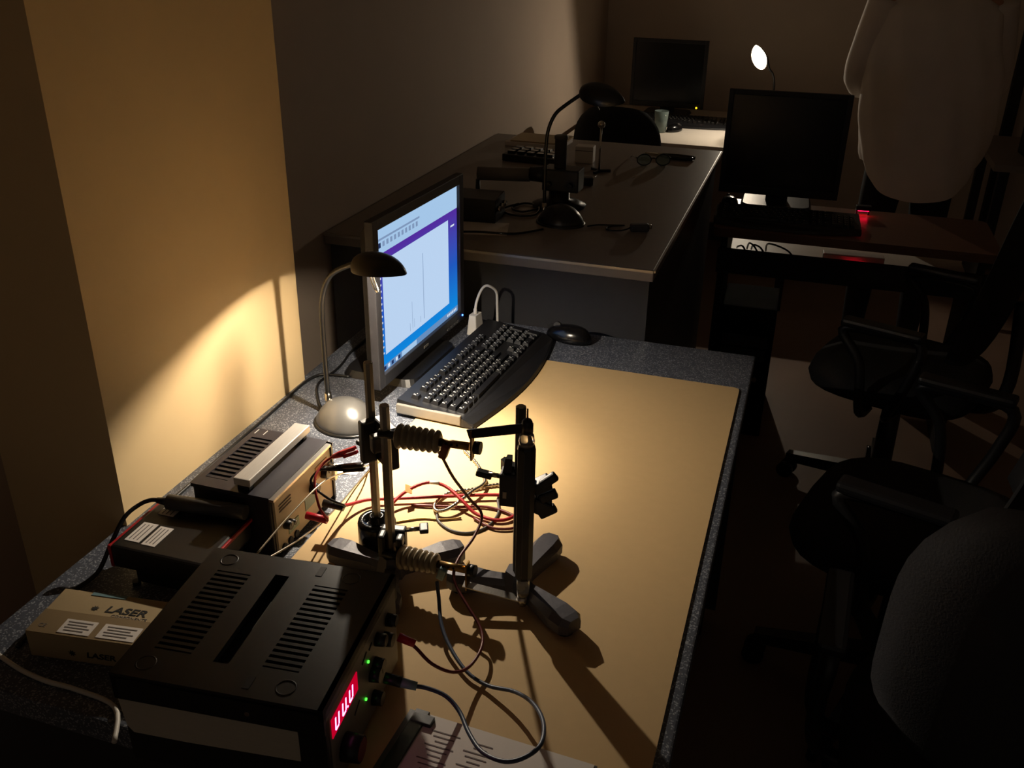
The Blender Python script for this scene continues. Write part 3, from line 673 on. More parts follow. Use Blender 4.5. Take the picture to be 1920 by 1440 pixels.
# grey adapter lying along it
t = thing('cable_adapter', (-0.772, 0.972, DZ + .0742), radians(6), 'dark grey cylindrical cable adapter lying on the red-edged box', 'adapter')
MB().cyl((-.062, 0, .012), (.062, .0, .012), .0118, .0112, 'grey_dark', 18).build('body', 'grey_dark', t)
MB().cyl((-.080, 0, .012), (-.060, 0, .012), .0045, .0070, 'black_plastic', 12).build('strain_relief', 'black_plastic', t)
MB().tube([(-.076, 0, .012), (-.09, .0, .011), (-.105, -.008, .006), (-.118, -.03, -.004), (-.125, -.06, -.03), (-.135, -.09, -.064), (-.15, -.13, -.0705), (-.155, -.19, -.0705), (-.150, -.245, -.0705)], .0034, 'black_plastic').build('cord', 'black_plastic', t)
cable('wall_cord', [(-0.915,0.945,0.7535),(-0.921,1.032,0.7535),(-0.921,1.100,0.7535),(-0.925,1.230,0.7535),(-0.930,1.427,0.7535),(-0.935,1.537,0.7535),(-0.925,1.583,0.7535),(-0.901,1.595,0.7535),(-.86,1.60,.7535)], .0030, 'black_plastic', 'black cord running along the foot of the cream pillar')
cable('lamp_cord', [(-0.838,1.440,0.756),(-0.872,1.485,0.7535),(-0.905,1.548,0.7535),(-0.902,1.617,0.7535),(-0.905,1.66,0.7535),(-0.915,1.72,0.7535),(-.915,1.82,.7535)], .0028, 'black_plastic', 'black lamp cord curling behind the lit lamp base')
cable('pale_cord', [(-0.95,0.702,0.7535),(-0.906,0.692,0.7535),(-0.860,0.680,0.7535),(-0.814,0.674,0.7535),(-0.768,0.674,0.7535),(-0.705,0.665,0.7535),(-.67,.62,.7535)], .0032, 'white_plastic', 'pale grey cord in front of the laser carton')
tag(B('paper_scrap', (-.700, 1.262, DZ + .0006), (.052, .034, .001), 'paper', rot=(0, 0, .2)), 'scrap of white paper between the meter and lamp base', 'paper')

# ---------------------------------------------------------------- laser carton
t = thing('laser_carton', (-0.765, 0.768, DZ), radians(8), 'flat tan carton printed LASER COMPONENTS beside the power supply', 'box')
cw, cd, ch = .226, .088, .040
MB().box((0, 0, ch / 2), (cw, cd, ch), 'carton', bev=.0012).build('carton_body', 'carton', t)
B('dark_band', (0, -cd * .24, ch + .0002), (cw, cd * .5, .0004), 'carton_band', t)
text('LASER', .017, 'print_black', t, (-.006, .014, ch + .0002), (0, 0, 0), shear=.15, sx=1.25, bold=.0004)
text('COMPONENTS', .0065, 'print_grey', t, (.004, .003, ch + .0002), (0, 0, 0), sx=1.15)
text('LASER', .012, 'print_black', t, (-.012, -cd / 2 - .0002, ch * .34), (pi / 2, 0, 0), shear=.15, sx=1.25, bold=.0003)
for (c, r_) in (((-.050, .013, ch + .0002), (0, 0, 0)), ((-.052, -cd / 2 - .0002, ch * .34), (pi / 2, 0, 0))):
    s_ = MB(); n = 16
    P = [((.0055 if i % 2 else .0026) * cos(pi * 2 * i / n), (.0055 if i % 2 else .0026) * sin(pi * 2 * i / n)) for i in range(n)]
    s_.prism(P, 0, .0004, 'print_black'); s_.build('star_mark', 'print_black', t, c, r_)
text('CE', .009, 'print_grey', t, (-.098, -.030, ch + .0005), (0, 0, 0))
B('tape', (-.045, cd / 2 - .004, ch + .0006), (.05, .006, .0004), 'teal_plug', t)
for (x, a) in ((-.050, .044), (.008, .052)):
    s_ = B('sticker', (x, -.026, ch + .0008), (a, .026, .0006), 'paper', t)
    for k in range(4): B('print_line', (x - .002 * (k % 2), -.018 - .0052 * k, ch + .0013), (a * (.78 - .16 * (k % 2)), .0016, .0004), 'print_grey', s_)

# ---------------------------------------------------------------- power supply
t = thing('power_supply', (-0.520, 0.722, MZ), radians(5.5), 'black bench power supply with glowing red digits and grey side panel', 'power supply')
pw, pd, ph = .242, .230, .140
m = MB()
m.box((-.004, 0, .062), (pw - .012, pd - .012, .108), 'black_matte', bev=.003); m.build('inner_case', 'black_matte', t)
# lid band with real slots
lz0, lz1 = .104, ph
m = MB()
def lb(xa, xb, ya, yb, za=lz1 - .008, zb=lz1): m.box(((xa + xb) / 2, (ya + yb) / 2, (za + zb) / 2), (xb - xa, yb - ya, zb - za), 'black_plastic')
X0, X1, Y0, Y1 = -pw / 2, pw / 2, -pd / 2, pd / 2
LV0, LV1, RV0, RV1, H0, H1 = X0 + .026, X0 + .070, X1 - .088, X1 - .046, -.022, -.004
VY0, VY1 = Y0 + .045, Y1 - .042
lb(X0, LV0, Y0, Y1); lb(LV1, H0, Y0, Y1); lb(H1, RV0, Y0, Y1); lb(RV1, X1, Y0, Y1)
for a, b in ((LV0, LV1), (RV0, RV1)): lb(a, b, Y0, VY0); lb(a, b, VY1, Y1)
lb(H0, H1, Y0, Y0 + .040); lb(H0, H1, Y1 - .034, Y1)
m.box((0, Y0 + .003, (lz0 + lz1) / 2 - .002), (pw, .006, lz1 - lz0 - .004), 'black_plastic'); m.box((0, Y1 - .003, (lz0 + lz1) / 2 - .002), (pw, .006, lz1 - lz0 - .004), 'black_plastic')
m.box((X0 + .003, 0, (lz0 + lz1) / 2 - .002), (.006, pd, lz1 - lz0 - .004), 'black_plastic'); m.box((X1 - .003, 0, lz1 - .008), (.006, pd, .016), 'black_plastic')
m.build('lid', 'black_plastic', t)
for a, b in ((LV0, LV1), (RV0, RV1)):
    nv = 16
    for i in range(nv): B('vent_slat', ((a + b) / 2, VY0 + (i + .5) * (VY1 - VY0) / nv, lz1 - .004), (b - a, (VY1 - VY0) / nv * .5, .008), 'black_plastic', t)
B('handle_slot_bar', ((H0 + H1) / 2 + .004, .018, lz1 - .012), (.004, .05, .004), 'grey_dark', t)
for x in (X0 + .030, X1 - .050):
    for y in (Y0 + .022, Y1 - .020):
        MB().lathe([(.0095, 0), (.0105, .0008), (.0115, 0)], 'black_plastic', Matrix.Translation((x, y, lz1)), 24, True, cap=False).build('stacking_ring', 'black_plastic', t)
for y in (Y0 + .020, Y1 - .016): B('notch', (.030, y, lz1 + .0002), (.008, .018, .0006), 'black_matte', t)
# near side: bowed pale panel and screws
m = MB()
m.add([(X0 + .002, Y0 + .002, .104), (X1 - .032, Y0 + .002, .104), (X1 - .030, Y0 + .008, .030), (X0 + .022, Y0 + .008, .030), (X0 + .004, Y0 + .005, .060),
       (X0 + .002, Y0 + .012, .104), (X1 - .032, Y0 + .012, .104), (X1 - .030, Y0 + .014, .030), (X0 + .022, Y0 + .014, .030), (X0 + .004, Y0 + .013, .060)],
      [[0, 1, 2, 3, 4], [9, 8, 7, 6, 5], [0, 5, 6, 1], [1, 6, 7, 2], [2, 7, 8, 3], [3, 8, 9, 4], [4, 9, 5, 0]], 'alu_panel')
m.build('side_panel', 'alu_panel', t)
MB().cyl((.035, Y0 - .0005, .116), (.035, Y0 + .001, .116), .0028, .0028, 'chrome', 10).build('screw', 'chrome', t)
B('corner_post', (X1 - .016, Y0 + .008, .064), (.032, .012, .112), 'black_plastic', t, .002)
# front panel (+X)
FX = X1 - .004
B('front_panel', (FX, 0, .066), (.008, pd - .010, .116), 'grey_plastic', t, .001)
dsp = B('display_window', (FX + .0045, -.062, .098), (.001, .074, .026), 'display_red', t)
def seg_u(yc, zc_, hgt, wid):
    m = MB(); th = .0022; x = FX + .0055
    m.box((x, yc - wid / 2, zc_ + hgt * .04), (.0006, th, hgt * .86), 'digit_pink', rot=(-.10, 0, 0)); m.box((x, yc + wid / 2, zc_ + hgt * .04), (.0006, th, hgt * .86), 'digit_pink', rot=(-.10, 0, 0))
    m.box((x, yc - .0008, zc_ - hgt * .42), (.0006, wid * .86, th), 'digit_pink'); return m
for y in (-.086, -.066, -.046): seg_u(y, .098, .018, .009).build('digit', 'digit_pink', dsp)
MB().cyl((FX + .005, -.0570, .0905), (FX + .0058, -.0570, .0905), .0013, .0013, 'digit_pink', 8).build('decimal_point', 'digit_pink', dsp)
for (y, z, r, L) in ((-.070, .044, .0165, .020), (.040, .102, .0085, .012), (.078, .100, .0085, .012)):
    k = MB().cyl((FX + .004, y, z), (FX + .004 + L, y, z), r, r * .92, 'black_plastic', 20).build('knob', 'black_plastic', t)
    MB().cyl((FX + .004 + L, y, z), (FX + .0046 + L, y, z), r * .8, r * .8, 'red_brown' if r > .01 else 'charcoal', 20).build('knob_cap', 'red_brown' if r > .01 else 'charcoal', k)
for (y, z) in ((.010, .094), (-.004, .050)): MB().cyl((FX + .004, y, z), (FX + .0055, y, z), .0017, .0017, 'led_green', 10).build('indicator_light', 'led_green', t)
for (y, z) in ((.064, .082), (.030, .072), (.018, .068), (.020, .030)):
    MB().cyl((FX + .004, y, z), (FX + .016, y, z), .0095, .0085, 'black_plastic', 16).build('socket', 'black_plastic', t)
for (y, z, a) in ((.000, .108, .016), (.02, .108, .010), (-.030, .062, .018)): B('print_line', (FX + .0043, y, z), (.0008, a, .0024), 'print_black', t, rot=(.4, 0, 0))
for x in (X0 + .03, X1 - .04):
    for y in (Y0 + .05, Y1 - .03): MB().cyl((x, y, 0), (x, y, .010), .013, .012, 'black_matte', 14).build('foot', 'black_matte', t)

# ---------------------------------------------------------------- papers at the near edge
t = thing('ring_binder', (-0.250, 0.694, MZ), radians(-3), 'open file of printed sheets at the near edge of the mat', 'papers')
B('cover', (0, 0, .0015), (.236, .150, .003), 'grey_dark', t)
pg = B('sheet', (.010, 0, .0045), (.21, .146, .003), 'paper', t)
for c in range(2):
    for k in range(12): B('print_line', (-.060 + c * .046, .052 - k * .007, .0063), (.036 - .010 * ((k * 7 + c) % 3), .0016, .0003), 'print_grey', pg, rot=(0, 0, .02))
B('clamp_strip', (-.100, .0, .006), (.018, .148, .006), 'black_plastic', t, .001)
B('clip', (-.094, .060, .008), (.026, .014, .006), 'charcoal', t, .001)

# ================================================================== SECOND BENCH
BZ = .90; bx0, bx1, by0, by1 = -1.165, -0.308, 2.083, 3.49
t = thing('lab_bench', ((bx0 + bx1) / 2, (by0 + by1) / 2, 0), 0, 'high dark grey bench with pale front edge behind the near desk', 'bench')
B('bench_top', (0, 0, BZ - .015), (bx1 - bx0, by1 - by0, .030), 'bench_top', t, .002)
B('edge_strip', (0, -(by1 - by0) / 2 - .002, BZ - .004), (bx1 - bx0, .005, .006), 'bench_edge', t)
B('edge_strip', ((bx1 - bx0) / 2 + .002, 0, BZ - .004), (.005, by1 - by0, .006), 'bench_edge', t)
B('front_panel', (0, -(by1 - by0) / 2 + .022, (BZ - .03) / 2), (bx1 - bx0 - .02, .020, BZ - .03), 'bench_body', t)
B('side_panel', ((bx1 - bx0) / 2 - .022, 0, (BZ - .03) / 2), (.020, by1 - by0 - .06, BZ - .03), 'bench_body', t)
desk_lamp((-0.615, 2.385, BZ), radians(-14), 'unlit black gooseneck lamp on the dark bench beside the spectrometer', False, tilt=radians(6), headroll=radians(28), head=(0.100, 0, 0.338), basem='lamp_black')
# spectrometer
t = thing('spectrometer', (-0.665, 2.55, BZ), 0, 'dark spectrometer with upright cylinder and sideways grey tube on the bench', 'spectrometer')
MB().lathe([(.075, 0), (.078, .006), (.05, .018), (.03, .022), (.03, .05)], 'black_plastic', None, 24, True).build('base', 'black_plastic', t)
MB().box((.010, 0, .080), (.105, .07, .062), 'black_plastic', bev=.004).build('block', 'black_plastic', t)
MB().lathe([(.017, .108), (.017, .190), (.019, .190), (.019, .198), (.015, .200)], 'grey_dark', None, 20, True).build('column', 'grey_dark', t)
MB().cyl((-.085, -.01, .088), (-.030, -.005, .088), .020, .024, 'black_plastic', 18).build('eyepiece', 'black_plastic', t)
MB().cyl((-.235, -.03, .080), (-.085, -.010, .084), .019, .019, 'grey_plastic', 18).build('telescope_tube', 'grey_plastic', t)
MB().cyl((-.235, -.03, .0), (-.235, -.03, .064), .008, .006, 'black_plastic', 12).build('support_leg', 'black_plastic', t)
for x in (-.02, .04): MB().cyl((x, -.036, .07), (x, -.048, .07), .008, .007, 'black_gloss', 12).build('knob', 'black_gloss', t)
cable('bench_cable', [(-.70, 2.50, .904), (-.74, 2.44, .904), (-.78, 2.47, .904), (-.76, 2.53, .904), (-.71, 2.50, .906), (-.70, 2.42, .904), (-.76, 2.40, .904), (-.80, 2.45, .904), (-.77, 2.50, .909)], .003, 'black_gloss', 'tangled black cable on the bench beneath the spectrometer tube')
t = thing('instrument_case', (-0.86, 2.36, BZ), radians(4), 'black instrument case on the bench behind the glowing monitor', 'instrument')
MB().box((0, 0, .032), (.16, .11, .064), 'black_plastic', bev=.004).build('body', 'black_plastic', t)
for k in range(3): MB().cyl((.080, -.03 + .03 * k, .036), (.090, -.03 + .03 * k, .036), .008, .007, 'chrome', 12).build('knob', 'chrome', t)
tag(B('paper_sheet', (-.83, 2.25, BZ + .0008), (.21, .11, .0014), 'paper', rot=(0, 0, .25)), 'white paper on the bench in front of the black instrument case', 'paper')
cable('trailing_cable', [(-.90, 2.17, .9035), (-.80, 2.215, .9035), (-.70, 2.235, .9035), (-.64, 2.30, .9035)], .003, 'black_gloss', 'black cord trailing along the near side of the dark bench')
# books and papers at the far left
t = thing('book_stack', (-0.96, 3.36, BZ), radians(-3), 'open book and papers at the far wall corner of the bench', 'books')
MB().box((0, 0, .008), (.21, .16, .016), 'paper', bev=.002).build('book', 'paper', t)
MB().box((.010, .005, .0185), (.20, .15, .004), 'carton', rot=(0, 0, .06)).build('folder', 'carton', t)
t = thing('keypad', (-0.90, 3.10, BZ), radians(-5), 'dark control keypad with raised keys on the bench by the books', 'keypad')
MB().box((0, 0, .012), (.19, .13, .024), 'black_plastic', bev=.004).build('body', 'black_plastic', t)
for i in range(5):
    for j in range(3): B('key', (-.07 + .035 * i, -.035 + .035 * j, .028), (.024, .022, .009), 'black_gloss', t)
t = thing('white_box', (-0.73, 3.13, BZ), radians(3), 'small pale box standing behind the spectrometer column', 'box')
MB().box((0, 0, .028), (.062, .05, .056), 'white_plastic', bev=.003).build('body', 'white_plastic', t)
B('lid_line', (0, -.0253, .042), (.060, .001, .002), 'grey_plastic', t)
# chrome rod stand
t = thing('chrome_stand', (-0.652, 3.005, BZ), 0, 'thin chrome rod with ball top on small black foot on the bench', 'stand')
MB().cyl((0, 0, .0), (0, 0, .145), .0035, .0035, 'chrome', 12).build('rod', 'chrome', t)
MB().ball((0, 0, .152), .012, 'chrome').build('ball', 'chrome', t)
for a in (20, 140, 260): MB().box((.018 * cos(radians(a)), .018 * sin(radians(a)), .004), (.04, .009, .008), 'black_plastic', rot=(0, 0, radians(a))).build('foot', 'black_plastic', t)
t = thing('small_clamp', (-0.652, 2.82, BZ), radians(20), 'small black clamp lying on the bench in front of the chrome stand', 'clamp')
MB().box((0, 0, .012), (.045, .026, .024), 'black_plastic', bev=.003).build('body', 'black_plastic', t)
MB().cyl((.02, 0, .014), (.036, .03, .022), .003, .003, 'chrome', 10).build('screw', 'chrome', t)
B('wing', (-.028, .004, .016), (.014, .007, .02), 'black_plastic', t, .002)
# pliers / cutters and glasses case
t = thing('pliers', (-0.50, 3.30, BZ), radians(-8), 'dark-handled pliers lying on the bench', 'pliers')
for s_ in (-1, 1):
    MB().tube([(.0, .002 * s_, .008), (.04, .014 * s_, .008), (.08, .018 * s_, .008), (.12, .012 * s_, .008)], .0065, 'black_gloss', 10).build('handle', 'black_gloss', t)
    MB().box((-.030, .004 * s_, .008), (.055, .007, .010), 'steel', rot=(0, 0, .08 * s_), taper=(.9, .6)).build('jaw', 'steel', t)
MB().cyl((-.002, 0, .002), (-.002, 0, .015), .009, .009, 'steel', 14).build('pivot', 'steel', t)
t = thing('safety_glasses', (-0.50, 3.16, BZ), radians(20), 'black-framed glasses lying on the bench nearer than the pliers', 'glasses')
for s_ in (-1, 1):
    MB().tube([(s_ * .032 + .024 * cos(a * pi / 6), 0, .020 + .018 * sin(a * pi / 6)) for a in range(13)], .0018, 'black_gloss', 6).build('rim', 'black_gloss', t)
    MB().cyl((s_ * .032, -.0006, .020), (s_ * .032, .0006, .020), .022, .022, 'glass_cup', 18).build('lens', 'glass_cup', t)
    MB().tube([(s_ * .058, 0, .026), (s_ * .060, .06, .020), (s_ * .058, .12, .003)], .002, 'black_gloss', 6).build('temple', 'black_gloss', t)
MB().tube([(-.009, 0, .022), (0, -.002, .026), (.009, 0, .022)], .0018, 'black_gloss', 6).build('bridge', 'black_gloss', t)
# webcam-like device with cord
t = thing('corded_sensor', (-0.400, 2.385, BZ), radians(25), 'small dark corded sensor lying on the bench right of the unlit lamp', 'sensor')
MB().box((0, 0, .010), (.05, .022, .020), 'grey_dark', bev=.005).build('body', 'grey_dark', t)
MB().cyl((.024, 0, .011), (.032, 0, .011), .007, .006, 'chrome', 12).build('tip', 'chrome', t)
MB().tube([(-.024, 0, .010), (-.05, -.004, .004), (-.085, .010, .003), (-.07, .040, .003), (-.03, .045, .003), (-.06, .05, .003), (-.10, .055, .003), (-.13, .045, .003)], .0022, 'black_gloss').build('cord', 'black_gloss', t)

# ================================================================== RIGHT-HAND COMPUTER TABLE
t = thing('computer_table', (0.165, 3.22, 0), radians(0.5), 'brown computer table with pale lower shelf right of the bench', 'table')
MB().prism(rrect(-.435, -.20, .435, .20, .03), .722, .750, 'wood_brown').build('table_top', 'wood_brown', t)
B('front_rail', (0, -.185, .640), (.82, .018, .080), 'black_matte', t)
B('lower_shelf', (0, .07, .590), (.80, .40, .018), 'laminate_white', t)
for x in (-.40, .40): B('side_panel', (x, .05, .361), (.022, .28, .722), 'black_matte', t)
m2 = thing('monitor', (-0.09, 3.335, .750), radians(2), 'switched-off black monitor on the brown computer table', 'monitor')
monitor_body(m2, .365, .305, .222, frame='black_plastic')
MB().box((0, .003, .222), (.365, .004, .305), 'black_gloss').build('screen', 'black_gloss', m2)
keyboard((-0.042, 3.150, .750), radians(2), 'black keyboard with glinting keys in front of the switched-off monitor', False)
mouse((-0.245, 3.315, .750), radians(20), 'black mouse at the lit left corner of the computer table', .9)
t = thing('computer_tower', (-0.125, 3.235, 0), radians(1), 'black computer tower standing under the brown table', 'computer')
MB().box((0, 0, .215), (.19, .38, .43), 'black_dull', bev=.004).build('case', 'black_dull', t)
B('drive_bay', (0, -.192, .36), (.15, .004, .042), 'charcoal', t)
B('drive_bay', (0, -.192, .31), (.15, .004, .042), 'charcoal', t)
MB().cyl((.05, -.190, .22), (.05, -.195, .22), .009, .009, 'chrome', 14).build('power_button', 'chrome', t)
# added box; its emitter underneath makes the red glow on the table
t = thing('glow_box', (0.200, 3.345, .750), radians(5), 'small black box added for the red glow on the computer table', 'glow box')
MB().box((0, .004, .026), (.05, .026, .016), 'black_plastic', bev=.003).build('body', 'black_plastic', t)
B('red_glow_plate', (0, .002, .0172), (.036, .018, .0016), 'glow_red', t)
for x in (-.02, .02): B('foot', (x, .012, .009), (.006, .006, .018), 'black_plastic', t)
t = thing('glow_strip', (0.190, 3.27, .599), radians(3), 'pale strip added for the red glow on the lower table shelf', 'glow strip')  # added strip; the emitter under it spreads red glow on the shelf
MB().box((0, 0, .022), (.20, .045, .028), 'white_plastic', bev=.004).build('body', 'white_plastic', t)
B('red_glow_plate', (.0, -.020, .0072), (.045, .012, .0016), 'glow_red', t)
for x in (-.08, .08): B('foot', (x, 0, .004), (.01, .03, .008), 'black_plastic', t)
for k, (a, b, c) in enumerate(((-.20, -.17, .03), (-.165, -.13, .045), (-.15, -.11, .04), (-.10, -.02, .05))):
    cable('hanging_cable', [(a, 3.30, .605), (a + .01, 3.22, .605 + c), (b, 3.15, .655), (b + .03, 3.10, .62)], .0032, 'black_gloss', ['leftmost thin black cable on the lower table shelf', 'second black cable from the left on the lower table shelf', 'third black cable from the left on the lower table shelf', 'rightmost black cable on the lower table shelf'][k])

# ================================================================== FAR TABLE
t = thing('far_table', (-0.55, 4.78, 0), 0, 'pale far table lit by the bare bright lamp', 'table')
B('table_top', (0, 0, .735), (1.1, .95, .030), 'laminate_white', t, .002)
for x in (-.5, .5):
    for y in (-.42, .42): B('leg', (x, y, .36), (.04, .04, .72), 'black_plastic', t)
m3 = thing('monitor', (-0.755, 5.02, .750), radians(-1), 'switched-off far monitor with yellow standby light', 'monitor')
monitor_body(m3, .350, .290, .212, frame='black_plastic')
MB().box((0, .003, .212), (.350, .004, .290), 'black_gloss').build('screen', 'black_gloss', m3)
MB().ball((.160, -.007, .048), .0045, 'led_yellow', 10).build('standby_light', 'led_yellow', m3)
keyboard((-0.60, 4.80, .750), radians(1), 'dark keyboard on the far pale table below the far monitor', False)
mouse((-0.64, 4.60, .750), radians(-30), 'dark mouse on the far pale table in front of its keyboard', .9)
t = thing('drinking_glass', (-0.70, 4.55, .750), 0, 'clear tumbler with greenish drink on the far table', 'glass')
MB().lathe([(.026, 0), (.034, .10), (.0325, .10), (.0250, .004), (.0001, .004)], 'glass_cup', None, 24, True).build('tumbler', 'glass_cup', t)
MB().lathe([(.0246, .006), (.0290, .062), (.0001, .062)], 'green_liquid', None, 24, True).build('drink', 'green_liquid', t)
desk_lamp((-0.238, 4.63, .750), radians(232), 'bare shining desk lamp on the far table pointing at the viewer', True, tilt=radians(-62), headroll=radians(18), power=LAMP_FAR_W, bulbm='bulb_far', basem='lamp_black', head=(0.075, 0, 0.355))

# ================================================================== RIGHT FAR TABLE
t = thing('side_table', (1.35, 4.75, 0), 0, 'dim table against the far wall behind the person', 'table')
B('table_top', (0, 0, .735), (1.2, .7, .03), 'bench_top', t)
for x in (-.55, .55):
    for y in (-.3, .3): B('leg', (x, y, .36), (.04, .04, .72), 'black_plastic', t)
t = thing('dark_case', (1.05, 4.62, .75), .1, 'dark equipment case with chrome latch on the dim far table', 'case')
MB().box((0, 0, .06), (.32, .22, .12), 'black_plastic', bev=.006).build('body', 'black_plastic', t)
B('latch', (-.05, -.112, .08), (.02, .006, .03), 'chrome', t)

# ================================================================== PERSON (back view, leaning over)
def person():
    t = thing('person', (0.365, 3.78, 0), 0, 'person in a loose pale shirt standing with back turned behind the computer table', 'person')
    V = {}; E_ = []; R = {}
    def j(n, p, r, par=None):
        V[n] = p; R[n] = r
        if par: E_.append((par, n))
    j('pelvis', (0, 0, .92), (.15, .11)); j('waist', (0, .01, 1.06), (.135, .10), 'pelvis'); j('chest', (0, .04, 1.26), (.15, .115), 'waist'); j('upper', (0, .06, 1.40), (.12, .09), 'chest')
    j('neck', (0, .08, 1.50), (.052, .052), 'upper'); j('jaw', (0, .115, 1.57), (.062, .07), 'neck'); j('head', (0, .12, 1.655), (.076, .092), 'jaw'); j('crown', (0, .115, 1.725), (.05, .06), 'head')
    for s_, k in ((-1, 'l'), (1, 'r')):
        j('sh' + k, (.17 * s_, .06, 1.40), (.055, .055), 'upper')
        el = (.225 * s_, .08, 1.16) if s_ < 0 else (.22, .12, 1.15); wr = (.17 * s_, .30, 1.02)
        j('el' + k, el, (.042, .042), 'sh' + k); j('wr' + k, wr, (.028, .026), 'el' + k); j('pm' + k, (wr[0] - .01 * s_, wr[1] + .07, wr[2] - .01), (.036, .018), 'wr' + k)
        for q in range(4):
            L = (.068, .076, .072, .056)[q]; b = V['pm' + k]; o = (q - 1.5) * .019
            j('fa%d%s' % (q, k), (b[0] + o * -s_, b[1] + .03 + L * .4, b[2] - .004), (.009, .009), 'pm' + k); j('fb%d%s' % (q, k), (b[0] + o * -s_ * 1.1, b[1] + .03 + L, b[2] - .026), (.008, .008), 'fa%d%s' % (q, k))
        j('ta' + k, (wr[0] - .045 * s_, wr[1] + .045, wr[2] - .014), (.010, .010), 'wr' + k); j('tb' + k, (wr[0] - .055 * s_, wr[1] + .085, wr[2] - .022), (.009, .009), 'ta' + k)
        j('hip' + k, (.085 * s_, 0, .86), (.088, .092), 'pelvis'); j('kn' + k, (.10 * s_, .015, .48), (.058, .06), 'hip' + k); j('an' + k, (.105 * s_, -.01, .10), (.038, .04), 'kn' + k)
        j('ft' + k, (.115 * s_, .09, .045), (.042, .036), 'an' + k); j('to' + k, (.12 * s_, .16, .035), (.036, .028), 'ft' + k)
    names = list(V); me = bpy.data.meshes.new('body'); me.from_pydata([V[n] for n in names], [(names.index(a), names.index(b)) for a, b in E_], [])
    o = bpy.data.objects.new('body_tmp', me); COL.objects.link(o)
    sk = o.modifiers.new('s', 'SKIN'); sk.use_smooth_shade = True
    for i, n in enumerate(names): me.skin_vertices[0].data[i].radius = R[n]; me.skin_vertices[0].data[i].use_root = (n == 'pelvis')
    sb = o.modifiers.new('ss', 'SUBSURF'); sb.levels = 2; sb.render_levels = 2
    dg = bpy.context.evaluated_depsgraph_get(); m2_ = bpy.data.meshes.new_from_object(o.evaluated_get(dg)); bpy.data.objects.remove(o)
    m2_.name = 'body'; m2_.materials.clear()
    for x in ('skin', 'trousers', 'black_plastic'): m2_.materials.append(MATS[x])
    for p in m2_.polygons:
        z = p.center.z; p.use_smooth = True
        p.material_index = 2 if z < .085 else (1 if z < .98 and abs(p.center.x) < .2 and p.center.y < .2 else 0)
    link('body', m2_, t)
    # shirt: loose shell from curved hem to collar, with sleeves
    n = 72; rows = 36; vs = []; fs = []; rnd = random.Random(3)
    for q in range(rows + 1):
        u = q / rows; z = .80 + (1.47 - .80) * u
        for i in range(n):
            a = 2 * pi * i / n; c, s_ = cos(a), sin(a)
            hw_ = .205 + .030 * sin(pi * min(1, u * 1.15)) - .14 * max(0, (u - .86) / .14) ** 1.5
            hd_ = .135 + .02 * sin(pi * u) - .065 * max(0, (u - .86) / .14)
            if u < .06: hw_ *= .96 + .6 * u
            fold = 1 + .035 * sin(5 * a + 6 * u) * (1 - u) + .018 * sin(11 * a + 9 * u) + .020 * sin(19 * u + 4 * c) * (.4 + u)
            zz = z - (.065 * max(0, -s_) ** 1.5 * (1 - u) ** 5) + (.05 * abs(c) ** 4 * (1 - u) ** 5)
            vs.append((hw_ * c * fold + .02 * (1 - u), hd_ * s_ * fold + .005 + .06 * u, zz))
    for q in range(rows):
        for i in range(n): fs.append([q * n + i, q * n + (i + 1) % n, (q + 1) * n + (i + 1) % n, (q + 1) * n + i])
    sh = MB().add(vs, fs, 'shirt', None, True); so_ = sh.build('shirt', 'shirt', t)
    for k in ('l', 'r'):
        a, b, c = Vector(V['sh' + k]), Vector(V['el' + k]), Vector(V['wr' + k])
        MB().tube([a + Vector((0, 0, .01)), a.lerp(b, .5), b, b.lerp(c, .3)], .07, 'shirt', 14, 6, rad=[.078, .076, .066, .070]).build('sleeve', 'shirt', so_)
    MB().lathe([(.070, -.02), (.066, .0), (.068, .035), (.060, .036), (.058, 0)], 'shirt', Matrix.Translation((0, .075, 1.475)), 20, True, cap=False).build('collar', 'shirt', so_)
    MB().ball((0, .108, 1.690), .098, 'hair', 20, (.86, 1.0, 1.0)).build('hair', 'hair', t)
    f = MB(); f.ball((0, .222, 1.645), .014, 'skin', 10, (.8, 1, 1.5)); f.build('nose', 'skin', t)
    for s_ in (-1, 1):
        MB().ball((.030 * s_, .205, 1.668), .010, 'white_plastic', 10).build('eye', 'white_plastic', t); MB().ball((.077 * s_, .112, 1.655), .024, 'skin', 10, (.4, .7, 1.1)).build('ear', 'skin', t)
    MB().box((0, .206, 1.602), (.045, .01, .008), 'red_brown', bev=.003).build('mouth', 'red_brown', t)
person()

